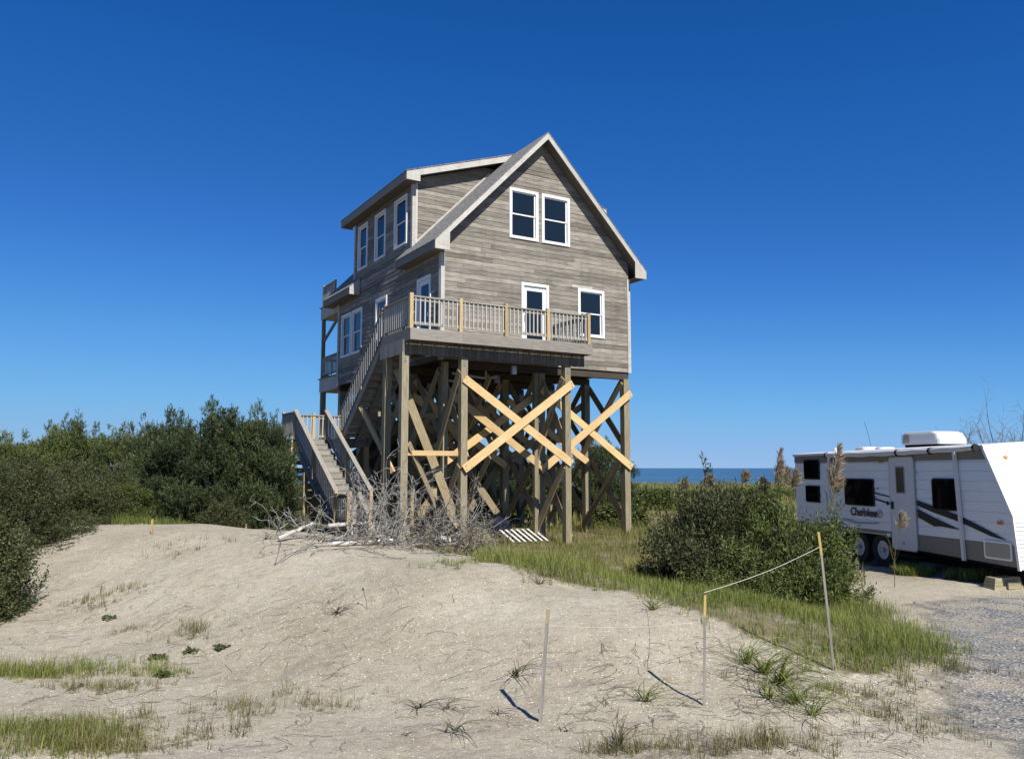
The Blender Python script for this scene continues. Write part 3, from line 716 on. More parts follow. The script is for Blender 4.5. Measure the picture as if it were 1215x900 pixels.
M['rvblack']=flat('black_stripe_vinyl',(.012,.015,.022),.35,.4)
M['rvdark']=flat('trailer_underside',(.012,.012,.012),.9,.1)
M['amber']=flat('amber_marker_lens',(.55,.22,.05),.25,.5)
M['rvtaupe']=flat('tan_print_vinyl',(.36,.33,.28),.5,.3)
# core body
WD=2.25
prof=[(-3.24,.96),(-1.62,1.0),(-1.5,1.08),(-.1,1.08),(.02,.88),(2.82,.80),(2.74,1.6),(2.22,2.68),(-3.24,2.63)]
def nose(z): return float(np.interp(z,[.80,1.6,2.68],[2.84,2.765,2.24]))
body=rpoly('body',M['rvwhite'],prof,.02,WD,rv)
# lap panels along the side
zs=[1.165,1.325,1.485,1.645,1.805,1.965,2.125,2.285,2.44]
for i in range(len(zs)-1):
    z0,z1=zs[i],zs[i+1]-.006
    b=MB(); F=[q(-3.24,-.004,z0),q(nose(z0)-.02,-.004,z0),q(nose(z1)-.02,.008,z1),q(-3.24,.008,z1)]; K=[(x,y+.02,z) for x,y,z in F]
    b.hexa([K[0],K[1],F[1],F[0]],[K[3],K[2],F[2],F[3]]); b.build('side_panel',M['rvwhite'],body)
rpoly('upper_band',M['rvtan'],[(-3.24,2.444),(2.345,2.474),(2.25,2.655),(-3.24,2.615)],-.008,.019,body)
rpoly('lower_band',M['rvtan'],[(-3.24,.985),(-1.62,1.02),(-1.5,1.10),(-.1,1.10),(.02,.90),(2.80,.82),(2.79,1.16),(-3.24,1.16)],-.008,.019,body)
rpoly('band_trim',M['rvdark'],[(.05,.87),(2.8,.79),(2.8,.83),(.05,.905)],-.012,.0185,body)
b=MB(); rbox(b,-3.2,2.7,.25,WD-.1,.66,.9); b.build('chassis',M['rvdark'],rv)
# ribbed front cap
b=MB(); z=.80; n=30; zz=np.linspace(.80,2.70,n+1)
for i in range(n):
    z0,z1=zz[i],zz[i+1]; a0,a1=nose(z0),nose(z1)
    for w0,w1,o0,o1 in ((z0,z0+(z1-z0)*.25,.017,.028),(z0+(z1-z0)*.25,z1,.028,.017)):
        p=[q(nose(w0)+o0,-.012,w0),q(nose(w0)+o0,WD+.012,w0),q(nose(w1)+o1,WD+.012,w1),q(nose(w1)+o1,-.012,w1)]
        b.poly(p)
        b.poly([q(nose(w0)-.03,-.012,w0),p[0],p[3],q(nose(w1)-.03,-.012,w1)])
b.build('front_cap',M['rvcap'],body)
b=MB()
for (z0,z1) in ((.79,1.6),(1.6,2.70)): b.beam(q(nose(z0)+.0,-.016,z0),q(nose(z1)+.0,-.016,z1),.05,.03,up=(1,0,0))
b.build('corner_moulding',M['rvwhite'],body)
# roof membrane with a crown, its edge white
b=MB(); nd=8
for k in range(nd):
    d0,d1=-.03+(WD+.06)*k/nd,-.03+(WD+.06)*(k+1)/nd; cr=lambda d:.07*(1-((d-WD/2)/(WD/2+.03))**2)
    b.poly([q(-3.27,d0,2.635+cr(d0)),q(2.27,d0,2.70+cr(d0)),q(2.27,d1,2.70+cr(d1)),q(-3.27,d1,2.635+cr(d1))])
b.poly([q(-3.27,-.03,2.59),q(2.3,-.03,2.655),q(2.27,-.03,2.70),q(-3.27,-.03,2.635)])
b.poly([q(-3.27,-.03,2.59),q(-3.27,-.03,2.635)]+[q(-3.27,-.03+(WD+.06)*k/nd,2.635+cr(-.03+(WD+.06)*k/nd)) for k in range(1,nd+1)]+[q(-3.27,WD+.03,2.59)])
b.poly([q(2.27,-.03,2.655)]+[q(2.27,-.03+(WD+.06)*k/nd,2.70+cr(-.03+(WD+.06)*k/nd)) for k in range(nd+1)][0:]+[q(2.27,WD+.03,2.655)])
b.build('roof',M['rvcap'],rv)
# windows: frame > pane
def rwin(a0,a1,z0,z1,r=.05,name='window'):
    fr=rpoly(name,M['black'],rrect(a0,a1,z0,z1,r),-.022,.005,rv); rpoly('pane',M['rvglass'],rrect(a0+.025,a1-.025,z0+.025,z1-.025,r*.7),-.026,-.0225,fr)
rwin(-1.42,-.5,1.6,2.13); rwin(1.07,1.64,1.62,2.16); rwin(-2.86,-2.28,2.09,2.52,.04); rwin(-2.82,-2.3,1.6,1.96,.04)
dr=rpoly('door',M['rvcap'],rrect(-.01,.64,.87,2.53,.06),-.03,.004,rv)
rpoly('door_frame',M['steel'],rrect(-.03,.66,.85,2.545,.07),-.024,.003,dr)
fr=rpoly('door_window',M['rvtaupe'],rrect(.16,.41,1.87,2.37,.015),-.034,-.0305,dr); rpoly('pane',flat('smoked_door_glass',(.07,.06,.045),.1,.5),rrect(.185,.385,1.895,2.345,.01),-.037,-.0345,dr)
rpoly('handle',M['black'],rrect(.02,.075,1.58,1.72,.015),-.05,-.0305,dr)
b=MB(); b.disc(q(.3,-.03,.98),(0,-1,0),0,.025,.02,10); b.build('door_holder',M['steel'],dr)
b=MB()
for z in (1.0,1.6,2.2): b.tube([q(.665,-.03,z),q(.665,-.03,z+.1)],.012,6)
b.build('hinge',M['steel'],dr)
# printed stripes
S=rpoly('stripe',M['rvblack'],[(.68,1.675),(1.06,1.575),(1.7,1.44),(2.32,1.265),(2.62,1.225),(2.3,1.345),(1.7,1.545),(1.06,1.685),(.68,1.765)],-.014,-.009)
rpoly('stripe',M['rvblack'],[(.68,1.47),(1.07,1.335),(1.25,1.345),(1.69,1.315),(1.2,1.45),(.68,1.61)],-.014,-.009)
rpoly('stripe',M['rvblack'],[(-.49,1.845),(-.06,1.795),(-.06,1.815),(-.49,1.875)],-.014,-.009); rpoly('stripe',M['rvblack'],[(-.49,1.735),(-.06,1.66),(-.06,1.69),(-.49,1.765)],-.014,-.009)
rpoly('stripe',M['rvblack'],[(-2.05,1.28),(-1.4,1.19),(-1.75,1.22),(-2.1,1.34)],-.014,-.009)
rpoly('swoosh',M['rvtaupe'],[(-1.55,1.30),(-1.1,1.245),(-.5,1.27),(-.35,1.31),(-.6,1.29),(-1.1,1.275),(-1.5,1.335)],-.014,-.009)
rpoly('swoosh',M['rvtaupe'],[(-1.0,1.42),(-.88,1.55),(-.83,1.57),(-.8,1.5),(-.9,1.40)],-.0128,-.009)
# lettering
def text(s,a,z,size,m,name,d=-.016,shear=.12):
    cu=bpy.data.curves.new(name,'FONT'); cu.body=s; cu.size=size; cu.shear=shear; cu.extrude=.002; cu.offset=.004; cu.space_character=.93
    o=bpy.data.objects.new(name,cu); COL.objects.link(o); bpy.context.view_layer.update()
    me=bpy.data.meshes.new_from_object(o.evaluated_get(bpy.context.evaluated_depsgraph_get())); bpy.data.objects.remove(o)
    me.materials.clear(); me.materials.append(m); k=bpy.data.objects.new(name,me); link(k,rv); k.location=q(a,d,z); k.rotation_euler=(R(90),0,0); return k
text('Cherokee',-1.27,1.405,.235,M['rvblack'],'lettering')
text('RV',-.42,1.93,.05,M['rvtaupe'],'small_print')
b=MB(); b.disc(q(-.37,-.0095,1.475),(0,-1,0),.062,.085,.005,24); b.build('emblem',M['rvtaupe'],rv)
rpoly('emblem',M['rvtaupe'],[(-.41,1.45),(-.38,1.45),(-.375,1.47),(-.34,1.48),(-.345,1.51),(-.40,1.51),(-.40,1.495),(-.36,1.495),(-.36,1.485),(-.40,1.47)],-.014,-.009)
# awning
b=MB(); pts=[]; rr=[]
for k in range(25):
    f=k/24; a=-1.86+f*4.06; pts.append(q(a,-.10,2.60+.06*f-.018*math.sin(math.pi*f)+.004*math.sin(f*40))); rr.append((.055 if f<.62 else .047)+.004*math.sin(f*31))
b.tube(pts,rr,12); aw=b.build('awning_roller',M['rvcap'],rv,smooth=True)
for f in (.0,.58,.78,1.): 
    p=pts[int(f*24)]; b=MB(); b.tube([(p[0]-.025,p[1],p[2]),(p[0]+.025,p[1],p[2])],.064,12); b.build('awning_strap',M['black'],aw)
for a0,a1,z1 in ((1.67,1.76,.83),(-1.87,-1.90,1.06)):
    b=MB(); b.beam(q(a0,-.045,2.64),q(a1,-.045,z1),.055,.05,up=(1,0,0)); b.beam(q(a0,-.08,2.64),q(a0,-.0,2.64),.06,.06); b.build('awning_arm',M['rvcap'],rv)
# side details
for a,z in ((-.27,2.45),(2.42,2.0)): 
    if z>2.3: rpoly('marker_light',M['amber'],rrect(a-.05,a+.05,z-.018,z+.018,.015),-.03,-.008)
rpoly('marker_light',M['amber'],rrect(2.47,2.57,1.46,1.51,.018),-.03,-.004)
rpoly('hatch',M['rvwhite'],rrect(2.17,2.72,.915,1.20,.04),-.024,-.0085)
rpoly('hatch',M['rvtaupe'],rrect(2.2,2.69,.945,1.17,.03),-.0262,-.0242)
rpoly('socket',M['rvwhite'],rrect(-.16,-.07,1.06,1.13,.01),-.03,-.0085); rpoly('light',M['black'],rrect(-.13,-.1,1.65,1.72,.006),-.03,-.0155)
b=MB(); 
for z in (2.5,): b.disc(q(nose(z)+.02,.32,z),(1,0,.45),0,.034,.02,12)
b.build('clearance_light',M['amber'],rv)
b=MB(); rbox(b,-.1,.7,-.02,.35,.72,.79); rbox(b,.02,.6,-.1,.1,.66,.69); b.build('entry_step',M['rvdark'],rv)
# roof furniture
def rounded(a0,a1,d0,d1,z0,z1,ta,td,name,m,par):
    b=MB(); rows=[(0,0,0),(.0,0,.35),(.25,.25,.8),(.6,.6,.97),(1.,1.,1.)]
    ring=[]
    for fa,fd,fz in rows:
        A0,A1,D0,D1=a0+ta[0]*fa,a1-ta[1]*fa,d0+td*fd,d1-td*fd; z=z0+(z1-z0)*fz
        pts=rrect(A0,A1,D0,D1,min(.1,(D1-D0)/2.2),4); ring.append([q(x,y,z) for x,y in pts])
    n=len(ring[0])
    for i in range(len(ring)-1):
        for k in range(n): b.poly([ring[i][k],ring[i][(k+1)%n],ring[i+1][(k+1)%n],ring[i+1][k]])
    b.poly(ring[-1]); b.poly(ring[0][::-1]); return b.build(name,m,par,smooth=False)
ac=rounded(-.92,.16,.95,1.6,2.79,3.04,(.04,.26),.06,'air_conditioner',M['rvcap'],rv)
b=MB()
for k in range(7): rbox(b,-.932,-.92,1.02,1.52,2.83+k*.025,2.842+k*.025); rbox(b,-.88,-.66,.942,.952,2.83+k*.025,2.842+k*.025)
b.build('grille',M['rvtan'],ac)
b=MB(); rbox(b,-.85,.1,1.0,1.55,2.70,2.795); b.build('gasket',M['rvdark'],ac)
for a0,a1,z1 in ((-2.4,-2.0,2.79),(-1.75,-1.45,2.77)): rounded(a0,a1,.9,1.3,2.66,z1,(.05,.05),.05,'roof_vent',M['rvcap'],rv)
b=MB(); b.tube([q(-2.75,.7,2.66),q(-2.75,.7,2.78)],.035,10); b.build('vent_pipe',M['rvcap'],rv)
b=MB(); b.tube([q(-1.9,1.0,2.7),q(-1.97,1.0,3.0),q(-2.1,1.0,3.32)],.004,5); b.build('aerial',M['black'],rv)
# wheels: tyre, rim > hub
for a in (-.42,-1.14):
    w=MB(); c=q(a,.06,.66)
    c=(c[0],c[1],.33)
    w.disc(c,(0,1,0),.19,.33,.2,28); ty=w.build('wheel',M['black'],rv)
    w=MB(); w.disc((c[0],c[1]+.02,c[2]),(0,1,0),0.14,.2,.03,24); w.disc((c[0],c[1]+.035,c[2]),(0,1,0),0,.15,.02,24); rim=w.build('rim',M['rvcap'],ty)
    w=MB(); w.disc((c[0],c[1]-.02,c[2]),(0,1,0),0,.045,.06,12)
    for k in range(5):
        an=2*math.pi*k/5; w.disc((c[0]+.085*math.cos(an),c[1]+.02,c[2]+.085*math.sin(an)),(0,1,0),0,.012,.02,6)
    for k in range(8):
        an=2*math.pi*(k+.5)/8; w.disc((c[0]+.125*math.cos(an),c[1]+.03,c[2]+.125*math.sin(an)),(0,1,0),0,.012,.008,6)
    w.build('hub',M['steel'],rim)
b=MB()
for a in (-.42,-1.14): b.beam(q(a,.15,.70),q(a,WD-.2,.70),.1,.1)
b.beam(q(2.3,.35,.85),q(2.3,.35,.28),.08,.08); b.beam(q(2.3,WD-.35,.85),q(2.3,WD-.35,.28),.08,.08); b.beam(q(-3.0,.35,.85),q(-3.0,.35,.28),.07,.07); b.build('axle_and_jacks',M['rvdark'],rv)
# far pair of wheels and block under the nose
bx,by=at(1190,697)
b=MB(); r_=random.Random(3)
b.hexa([(-.3,-.13,-.02),(.3,-.14,-.02),(.31,.14,-.02),(-.29,.13,-.02)],[(-.24,-.1,.17),(.25,-.1,.19),(.26,.1,.18),(-.23,.11,.18)])
b.box(-.05,.2,-.17,-.135,.0,.12)
o=b.build('timber_block',M['piling']); o.location=gp(bx,by); o.rotation_euler=(0,0,.25); tag(o,'squat weathered timber block on the sand below trailer nose','block')

# ------------------------------------------------------------------ survey stakes and strings
M['stake']=wood('weathered_stake',(.2,.185,.16),(.29,.27,.24),(.38,.36,.33),.2); M['yellow']=flat('yellow_paint_on_wood',(.50,.37,.14),.8,.15,0,.3,25)
M['faded']=wood('faded_yellow_stake_tip',(.24,.2,.12),(.34,.28,.16),(.44,.37,.2),.2)
def stake(pb,lean,h,w,frac,label,ytop=None):
    x,y=pb; z=tz(x,y); o=empty('survey_stake',(x,y,z)); tag(o,label,'stake','survey stakes')
    top=Vector((lean[0],lean[1],h)); b=MB(); b.beam((0,0,-.25),top*(1-frac),w,w*.85,up=(.2,1,0)); b.build('shaft',M['stake'],o)
    b=MB(); b.beam(top*(1-frac)+Vector((0,0,.0005)),top,w*1.02,w*.87,up=(.2,1,0)); b.build('painted_tip',ytop or M['yellow'],o)
    return Vector((x,y,z))+top
s1=at(638,858); s2=at(834,838); s3=at(992,795)
T1=stake(s1,(.085,.06),.80,.027,.13,'leaning grey stake with faint yellow top nearest the photo centre',M['faded'])
T2=stake(s2,(.045,.03),.82,.022,.2,'grey stake with yellow tip standing middle of the three front stakes')
T3=stake(s3,(-.10,.02),1.20,.023,.17,'tallest pale stake with yellow tip at the grass edge')
fa=at(180,634); fb=at(294,640)
stake(fa,(0,0),.26,.03,.8,'short yellow stake by hedge left of the sand crest'); 
fbx=(-5.6,17.5); stake(fbx,(0,0),.3,.03,.8,'short yellow stake at hedge foot near the stairs')
M['string']=flat('white_string',(.55,.53,.46),.8,.1)
def string(a,b_,sag,label,r=.0032):
    pts=[Vector(a).lerp(Vector(b_),k/16)-Vector((0,0,sag*math.sin(math.pi*k/16))) for k in range(17)]
    b=MB(); b.tube(pts,r,5); tag(b.build('string',M['string']),label,'string','strings between stakes')
e=at(768,722)
string(T3-Vector((-.01,0,.13)),T2+Vector((0,.03,.015)),.03,'white string from tallest stake to the middle stake',.0022)
string(T2+Vector((0,.03,.015)),(e[0],e[1],tz(*e)+.03),.02,'white string from middle stake down to the sand crest',.0018)
string(T1-Vector((0,-.02,.12)),T2-Vector((0,-.02,.2)),.03,'thin white string between the two short front stakes',.0012)
# ------------------------------------------------------------------ lumber and pallet under the house
def hp(u,v,dz=0): x,y=hw(u,v); return (x,y,tz(x,y)+dz)
M['palwhite']=flat('white_painted_slat',(.7,.69,.66),.6,.3,0,.15,8)
pal=empty('pallet',hp(2.2,-.6),YAW); pal.rotation_euler=(.3,0,YAW); tag(pal,'broken pallet with white painted slats lying on grass under house','pallet')
for v in (0,.45,.9): bar('runner',(-.1,v,.05),(1.35,v,.05),.09,.05,M['skirtwood'],pal)
for k in range(7): bar('slat',(.0+k*.2,-.05,.115+.01*(k%2)),(.05+k*.2,.95,.125),.02,.075,M['palwhite'],pal,up=(0,0,1))
lp=empty('lumber_stack',hp(1.5,.9),YAW+.1); tag(lp,'low stack of pale scrap boards in shade between pilings','lumber')
for k in range(6): bar('board',(-.8+.1*k,.05*k,.06+.07*k),(.9-.05*k,.12+.03*k,.06+.07*k),.05,.2,M['slatwood'],lp)
b=MB()
for k in range(12):
    a0,a1=2*math.pi*k/12,2*math.pi*(k+1)/12
    for i in range(5):
        f=lambda j,a:((.55-.10*j*(j>2))*(1+.1*math.sin(3*a+j))*math.cos(a),(.42-.07*j*(j>2))*(1+.12*math.cos(2*a+j))*math.sin(a),[0,.25,.5,.68,.76,.78][j])
        b.poly([f(i,a0),f(i,a1),f(i+1,a1),f(i+1,a0)])
b.poly([f(5,2*math.pi*k/12) for k in range(12)])
o=b.build('tarp_bundle',flat('blue_tarp',(.008,.013,.03),.6,.3,0,.3,4),smooth=False); o.location=hp(3.0,2.0); tag(o,'dark blue tarp wrapped bundle in shade under the house','tarp')
tag(bar('plank',hp(-.5,-1.0,.35),hp(.6,-.8,.1),.1,.05,M['palwhite'],None),'white plank leaning in the shade beside dead brush','plank')
# ------------------------------------------------------------------ vegetation
rng=np.random.default_rng(11)
def unit(v): return v/np.maximum(np.linalg.norm(v,axis=-1,keepdims=True),1e-9)
def leaves(base,dirs,length,width,tint,bend=0.0,diamond=True):
    """many small leaf faces: base (n,3), dirs (n,3)"""
    n=len(base); r=unit(rng.normal(size=(n,3))); s=unit(np.cross(dirs,r)); L=np.asarray(length)[:,None]; Wd=np.asarray(width)[:,None]
    tip=base+dirs*L; mid=base+dirs*L*.45
    if diamond:
        V=np.stack([base,mid+s*Wd*.5,tip,mid-s*Wd*.5],1).reshape(-1,3); F=np.arange(n*4).reshape(n,4); T=np.repeat(tint,4)
    else:
        V=np.stack([base+s*Wd*.5,tip,base-s*Wd*.5],1).reshape(-1,3); F=np.arange(n*3).reshape(n,3); T=np.repeat(tint,3)
    return V,F,T
def segs_mesh(name,segs,mat,n=4,parent=None,kind=None):
    """segs: (p0,p1,r0,r1) rows -> one joined tube mesh with UVs along the wood"""
    a=np.array([s[0] for s in segs]); b=np.array([s[1] for s in segs]); r0=np.array([s[2] for s in segs]); r1=np.array([s[3] for s in segs])
    d=unit(b-a); h=np.where(np.abs(d[:,2:])<.9,np.array([[0,0,1.]]),np.array([[1.,0,0]])); y=unit(np.cross(h,d)); z=np.cross(d,y)
    V=[]
    for p,r in ((a-d*r0[:,None]*.6,r0),(b,r1)):
        for k in range(n):
            an=2*math.pi*k/n; V.append(p+(y*math.cos(an)+z*math.sin(an))*r[:,None])
    V=np.stack(V,1).reshape(-1,3); m=len(a); off=(np.arange(m)*2*n)[:,None]
    F=np.concatenate([off+np.array([[k,(k+1)%n,n+(k+1)%n,n+k]]) for k in range(n)],0)
    me=np_mesh(name,V,F,mat); L=np.linalg.norm(b-a,axis=1); o0=rng.random(m)*9
    uv=me.uv_layers.new(name='UVMap'); U=np.zeros((n,m,4,2))
    for k in range(n):
        U[k,:,0]=np.stack([o0,np.full(m,k*.05)],1); U[k,:,1]=np.stack([o0,np.full(m,k*.05+.05)],1); U[k,:,2]=np.stack([o0+L,np.full(m,k*.05+.05)],1); U[k,:,3]=np.stack([o0+L,np.full(m,k*.05)],1)
    uv.data.foreach_set('uv',U.ravel().astype(np.float32))
    o=np_obj(name,me,parent)
    if kind: o['kind']=kind
    return o
def branch(segs,p,d,L,r,depth,rs,wig=.35,kids=(3,5),ratio=.6,up=0.,tips=None,nseg=4):
    pts=[np.array(p,float)]; dd=np.array(d,float)
    for i in range(nseg):
        dd=dd+rs.normal(size=3)*wig*.5+np.array([0,0,up]); dd/=np.linalg.norm(dd)
        q1=pts[-1]+dd*L/nseg; ra=r*(1-i/nseg*.7); rb=r*(1-(i+1)/nseg*.7); segs.append((pts[-1],q1,ra,rb)); pts.append(q1)
        if depth>0 and i>0:
            for _ in range(rs.integers(1,max(2,kids[1]-kids[0]+1))):
                nd=dd+rs.normal(size=3)*.75; nd/=np.linalg.norm(nd)
                branch(segs,q1,nd,L*ratio*rs.uniform(.6,1.1),max(.0055,rb*.74),depth-1,rs,wig,kids,ratio,up,tips,max(2,nseg-1))
    if tips is not None: tips.append((pts[-1],dd))
# --- cedar: several leaders, each clothed in upswept sprays
def cedar(seed,H,Rw,ncl,nsp,nspire):
    rs=np.random.default_rng(seed); segs=[]; Bs=[];Ds=[];Ls=[];Ws=[];Ts=[]; cl=[]
    for i in range(ncl):
        f=rs.uniform(.06,.93); an=rs.uniform(0,2*math.pi); inner=rs.random()<.22
        rr=Rw*math.sqrt(max(0,1-(f*1.03)**2.4))*(.8 if f>.12 else .8)*(1+.18*math.sin(3*an+seed))*(rs.uniform(.2,.7) if inner else rs.uniform(.82,1.05))
        cl.append((np.array([rr*math.cos(an),rr*math.sin(an),f*H*.86]),rs.uniform(.2,.36)*(1.25-.4*f),rs.uniform(.3,.55),rs.random(),an,f))
    for i in range(nspire):
        an=rs.uniform(0,2*math.pi); rr=Rw*.72*math.sqrt(rs.random()); fz=math.sqrt(max(.05,1-(rr/Rw)**2.))*.86
        cl.append((np.array([rr*math.cos(an),rr*math.sin(an),H*fz+.1+rs.uniform(-.12,.2)]),rs.uniform(.08,.14),rs.uniform(.6,1.1),rs.random(),an,1.))
    for c,w,h,tn,an,f in cl:
        m=int(nsp*(w/.3)**1.3)+10; u=unit(rs.normal(size=(m,3))); rad=.35+.65*rs.random(m)**.5
        up=.5+.5*u[:,2]; p=c+u*np.array([w,w,h*.5])*rad[:,None]*(1-.35*np.clip(u[:,2],0,1))[:,None]
        out=np.array([math.cos(an),math.sin(an),0])*(1-f)*.45; ax=unit(u*np.array([.55,.55,.25])+out+np.array([0,0,.8])+rs.normal(size=(m,3))*.25)
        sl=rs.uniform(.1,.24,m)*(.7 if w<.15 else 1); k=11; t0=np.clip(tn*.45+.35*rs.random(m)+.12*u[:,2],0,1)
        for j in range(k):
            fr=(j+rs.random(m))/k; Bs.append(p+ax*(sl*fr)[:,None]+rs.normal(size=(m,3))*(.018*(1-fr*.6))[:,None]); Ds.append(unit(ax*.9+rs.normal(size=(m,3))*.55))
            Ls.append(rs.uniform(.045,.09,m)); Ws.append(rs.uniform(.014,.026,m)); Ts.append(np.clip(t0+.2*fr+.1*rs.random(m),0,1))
        if rs.random()<.4: segs.append((np.array([0,0,c[2]*.35]),c,.03,.012))
    segs=[(np.array([0,0,-.3]),np.array([.03,.02,H*.4]),.12,.08),(np.array([.03,.02,H*.4]),np.array([0,0,H*.8]),.08,.02)]+segs
    V,F,T=leaves(np.concatenate(Bs),np.concatenate(Ds),np.concatenate(Ls),np.concatenate(Ws),np.concatenate(Ts),diamond=False)
    return V,F,T,segs
_cm={}
def place_tree(name,label,cat,key,gen,mat,loc,scale,rz,group=None,bark=None):
    o=empty(name,loc,rz); tag(o,label,cat,group)
    if key not in _cm:
        V,F,T,segs=gen(); _cm[key]=(V,F,T,segs,{},[None])
    V,F,T,segs,by,tr=_cm[key]
    if mat.name not in by: by[mat.name]=np_mesh('crown',V,F,mat,T)
    c=np_obj('crown',by[mat.name],o); c.scale=scale
    if tr[0] is None: k=segs_mesh('trunk',segs,bark or M['bark'],5,o); tr[0]=k.data
    else: k=np_obj('trunk',tr[0],o)
    k.scale=scale; return o
G1='cedars in the hedge'
ced=[ # px, distance, top pixel row, scale of width, key, mat, label
 (300,20.6,484,.95,'a','cedar','dark cedar of the hedge standing right beside the stair landing'),
 (243,20.2,486,1.12,'b','cedar','largest dark cedar of the hedge with several pointed tops'),
 (196,21.5,494,.9,'c','cedar','dark cedar left of the largest one, slightly lower'),
 (160,24.5,509,1.2,'a','cedarlight','yellow green cedar behind, next left of the dark cedars'),
 (112,26.5,509,1.25,'c','cedarlight','yellow green cedar with low rounded top in hedge middle'),
 (90,28.0,500,.85,'b','cedarlight','slim pointed cedar poking highest above the left hedge'),
 (52,25.5,512,1.2,'b','cedarlight','yellow green cedar above the grey green bushes at left'),
 (12,24.0,518,1.15,'a','cedarlight','hedge cedar cut by the left edge of view'),
 (128,20.0,560,.95,'c','cedar','low dark cedar in front of the hedge behind short stake'),
 (325,24.0,520,.7,'c','cedar','cedar partly hidden behind the landing screen'),
]
for i,(px,Y,ty,ws,key,mt,lab) in enumerate(ced):
    x,y=xy(px,Y); z=tz(x,y); H=EYE+(557-ty)/FPX*Y-z+.05
    sp={'a':(41,3.,1.6,95,62,15),'b':(42,3.,1.75,110,62,19),'c':(43,3.,1.55,85,62,13)}[key]
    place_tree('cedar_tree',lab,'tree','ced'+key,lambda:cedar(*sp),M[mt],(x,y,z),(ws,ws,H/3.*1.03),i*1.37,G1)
# --- broadleaf shrub: a bush of twigs with leaf clusters
def bush(seed,H,Rx,Ry,ncl,per,ll,lw,upb=.35,lump=.25,floor=.0):
    rs=np.random.default_rng(seed); segs=[]
    u=rs.normal(size=(ncl,3)); u=unit(u); u[:,2]=np.abs(u[:,2])*1.0-floor*rs.random(ncl)
    nk=60; ku=unit(rs.normal(size=(nk,3))); ku[:,2]=np.abs(ku[:,2])-floor*.5*rs.random(nk); kc=ku*np.array([Rx,Ry,H])*np.where(rs.random(nk)<.25,rs.uniform(.3,.7,nk),rs.uniform(.6,1.1,nk))[:,None]*.84; ks=rs.uniform(.12,.24,nk)*min(Rx,H)/1.1; kt=rs.random(nk)
    wh=rs.integers(0,nk,ncl); g_=rs.normal(size=(ncl,3)); g_*=np.minimum(1,1.7/np.maximum(np.linalg.norm(g_,axis=1),1e-6))[:,None]; c=kc[wh]+g_*ks[wh][:,None]*np.array([1.,1.,.85]); c[:,2]=np.maximum(c[:,2],.04+.12*rs.random(ncl)); u=unit(c+np.array([0,0,.05]))
    for i in range(0,ncl,max(1,ncl//130)):
        m=c[i]*np.array([.45,.45,.55]); segs.append((np.array([rs.normal()*.08,rs.normal()*.08,-.1]),m,.022,.014)); segs.append((m,c[i],.014,.005))
    ns=int(150*max(Rx,.5)); sc_=c[rs.integers(0,ncl,ns)]; sdv=unit(unit(sc_)*.7+np.array([0,0,.75])+rs.normal(size=(ns,3))*.3); sln=rs.uniform(.15,.48,ns)*min(1,H)
    ex=np.concatenate([sc_+sdv*(sln*f_)[:,None] for f_ in np.linspace(.25,1,5)]); c=np.concatenate([c,ex]); u=np.concatenate([u,np.tile(sdv,(5,1))]); wh=np.concatenate([wh,rs.integers(0,nk,5*ns)]); nb_=ncl; ncl=len(c)
    ax=unit(u+np.array([0,0,upb])+rs.normal(size=(ncl,3))*.5); tn=.55*kt[wh]+.45*rs.random(ncl)
    Bs=[];Ds=[];Ls=[];Ws=[];Ts=[]
    for j in range(per):
        fr=(j+.5)/per; b=c+ax*((fr*.22-.06)*np.where(np.arange(ncl)<nb_,1,.35))[:,None]+rs.normal(size=(ncl,3))*np.where(np.arange(ncl)<nb_,.035,.02)[:,None]; d=unit(ax*.8+rs.normal(size=(ncl,3))*.75)
        Bs.append(b);Ds.append(d);Ls.append(rs.uniform(.7,1.25,ncl)*ll);Ws.append(rs.uniform(.8,1.2,ncl)*lw);Ts.append(np.clip(tn*.55+.45*rs.random(ncl),0,1))
    V,F,T=leaves(np.concatenate(Bs),np.concatenate(Ds),np.concatenate(Ls),np.concatenate(Ws),np.concatenate(Ts)); return V,F,T,segs
def put_bush(label,loc,key,gen,mat,s=(1,1,1),rz=0,group=None,name='shrub'):
    return place_tree(name,label,'shrub','b'+key,gen,mat,(loc[0],loc[1],tz(*loc)),s,rz,group)
# big shrub beside the trailer: two grown together
put_bush('big dark olive shrub in front of the trailer, taller left half',(3.2,12.7),'m1',lambda:bush(3,1.55,1.2,1.2,5600,13,.075,.02,.5,.22),M['olive'],(.95,1,1.12),.3)
put_bush('lighter green right half of the big shrub beside trailer',(3.98,12.6),'m2',lambda:bush(4,1.38,.95,1.1,4800,13,.07,.017,.6,.2),M['shrub'],(1.05,1,1.12),1.1)
put_bush('low leafy skirt of shrub under the front of the big bush',(3.2,11.8),'m3',lambda:bush(5,.7,.8,.6,1500,12,.06,.015,.6,.3),M['shrub'],(1,1,1.0),.7)
# near shrub at the left edge and grey green bushes below the hedge
x,y=xy(-34,10.8); put_bush('dark glossy shrub cut by the left edge on the sand',(x,y),'n1',lambda:bush(6,1.5,.85,.9,4200,14,.05,.02,.3,.25,.3),M['myrtle'],(1,1,1.02),0)
x,y=xy(25,14.2); put_bush('grey green bush behind the near left shrub',(x,y),'n2',lambda:bush(7,1.9,1.35,1.2,4200,13,.055,.018,.35,.25,.2),M['myrtle'],(1,1,.74),2.)
x,y=xy(88,17.6); put_bush('grey green bush in middle of the left hedge foot',(x,y),'n2',None,M['myrtle'],(1.0,1,.68),4.)
x,y=xy(-30,17.); put_bush('tall grey green bush at far left below the hedge',(x,y),'n2',None,M['myrtle'],(1,1,.76),1.)
x,y=xy(148,18.3); put_bush('small grey green bush between tall grass and dark cedars',(x,y),'n1',None,M['shrub'],(.9,.9,.75),1.)
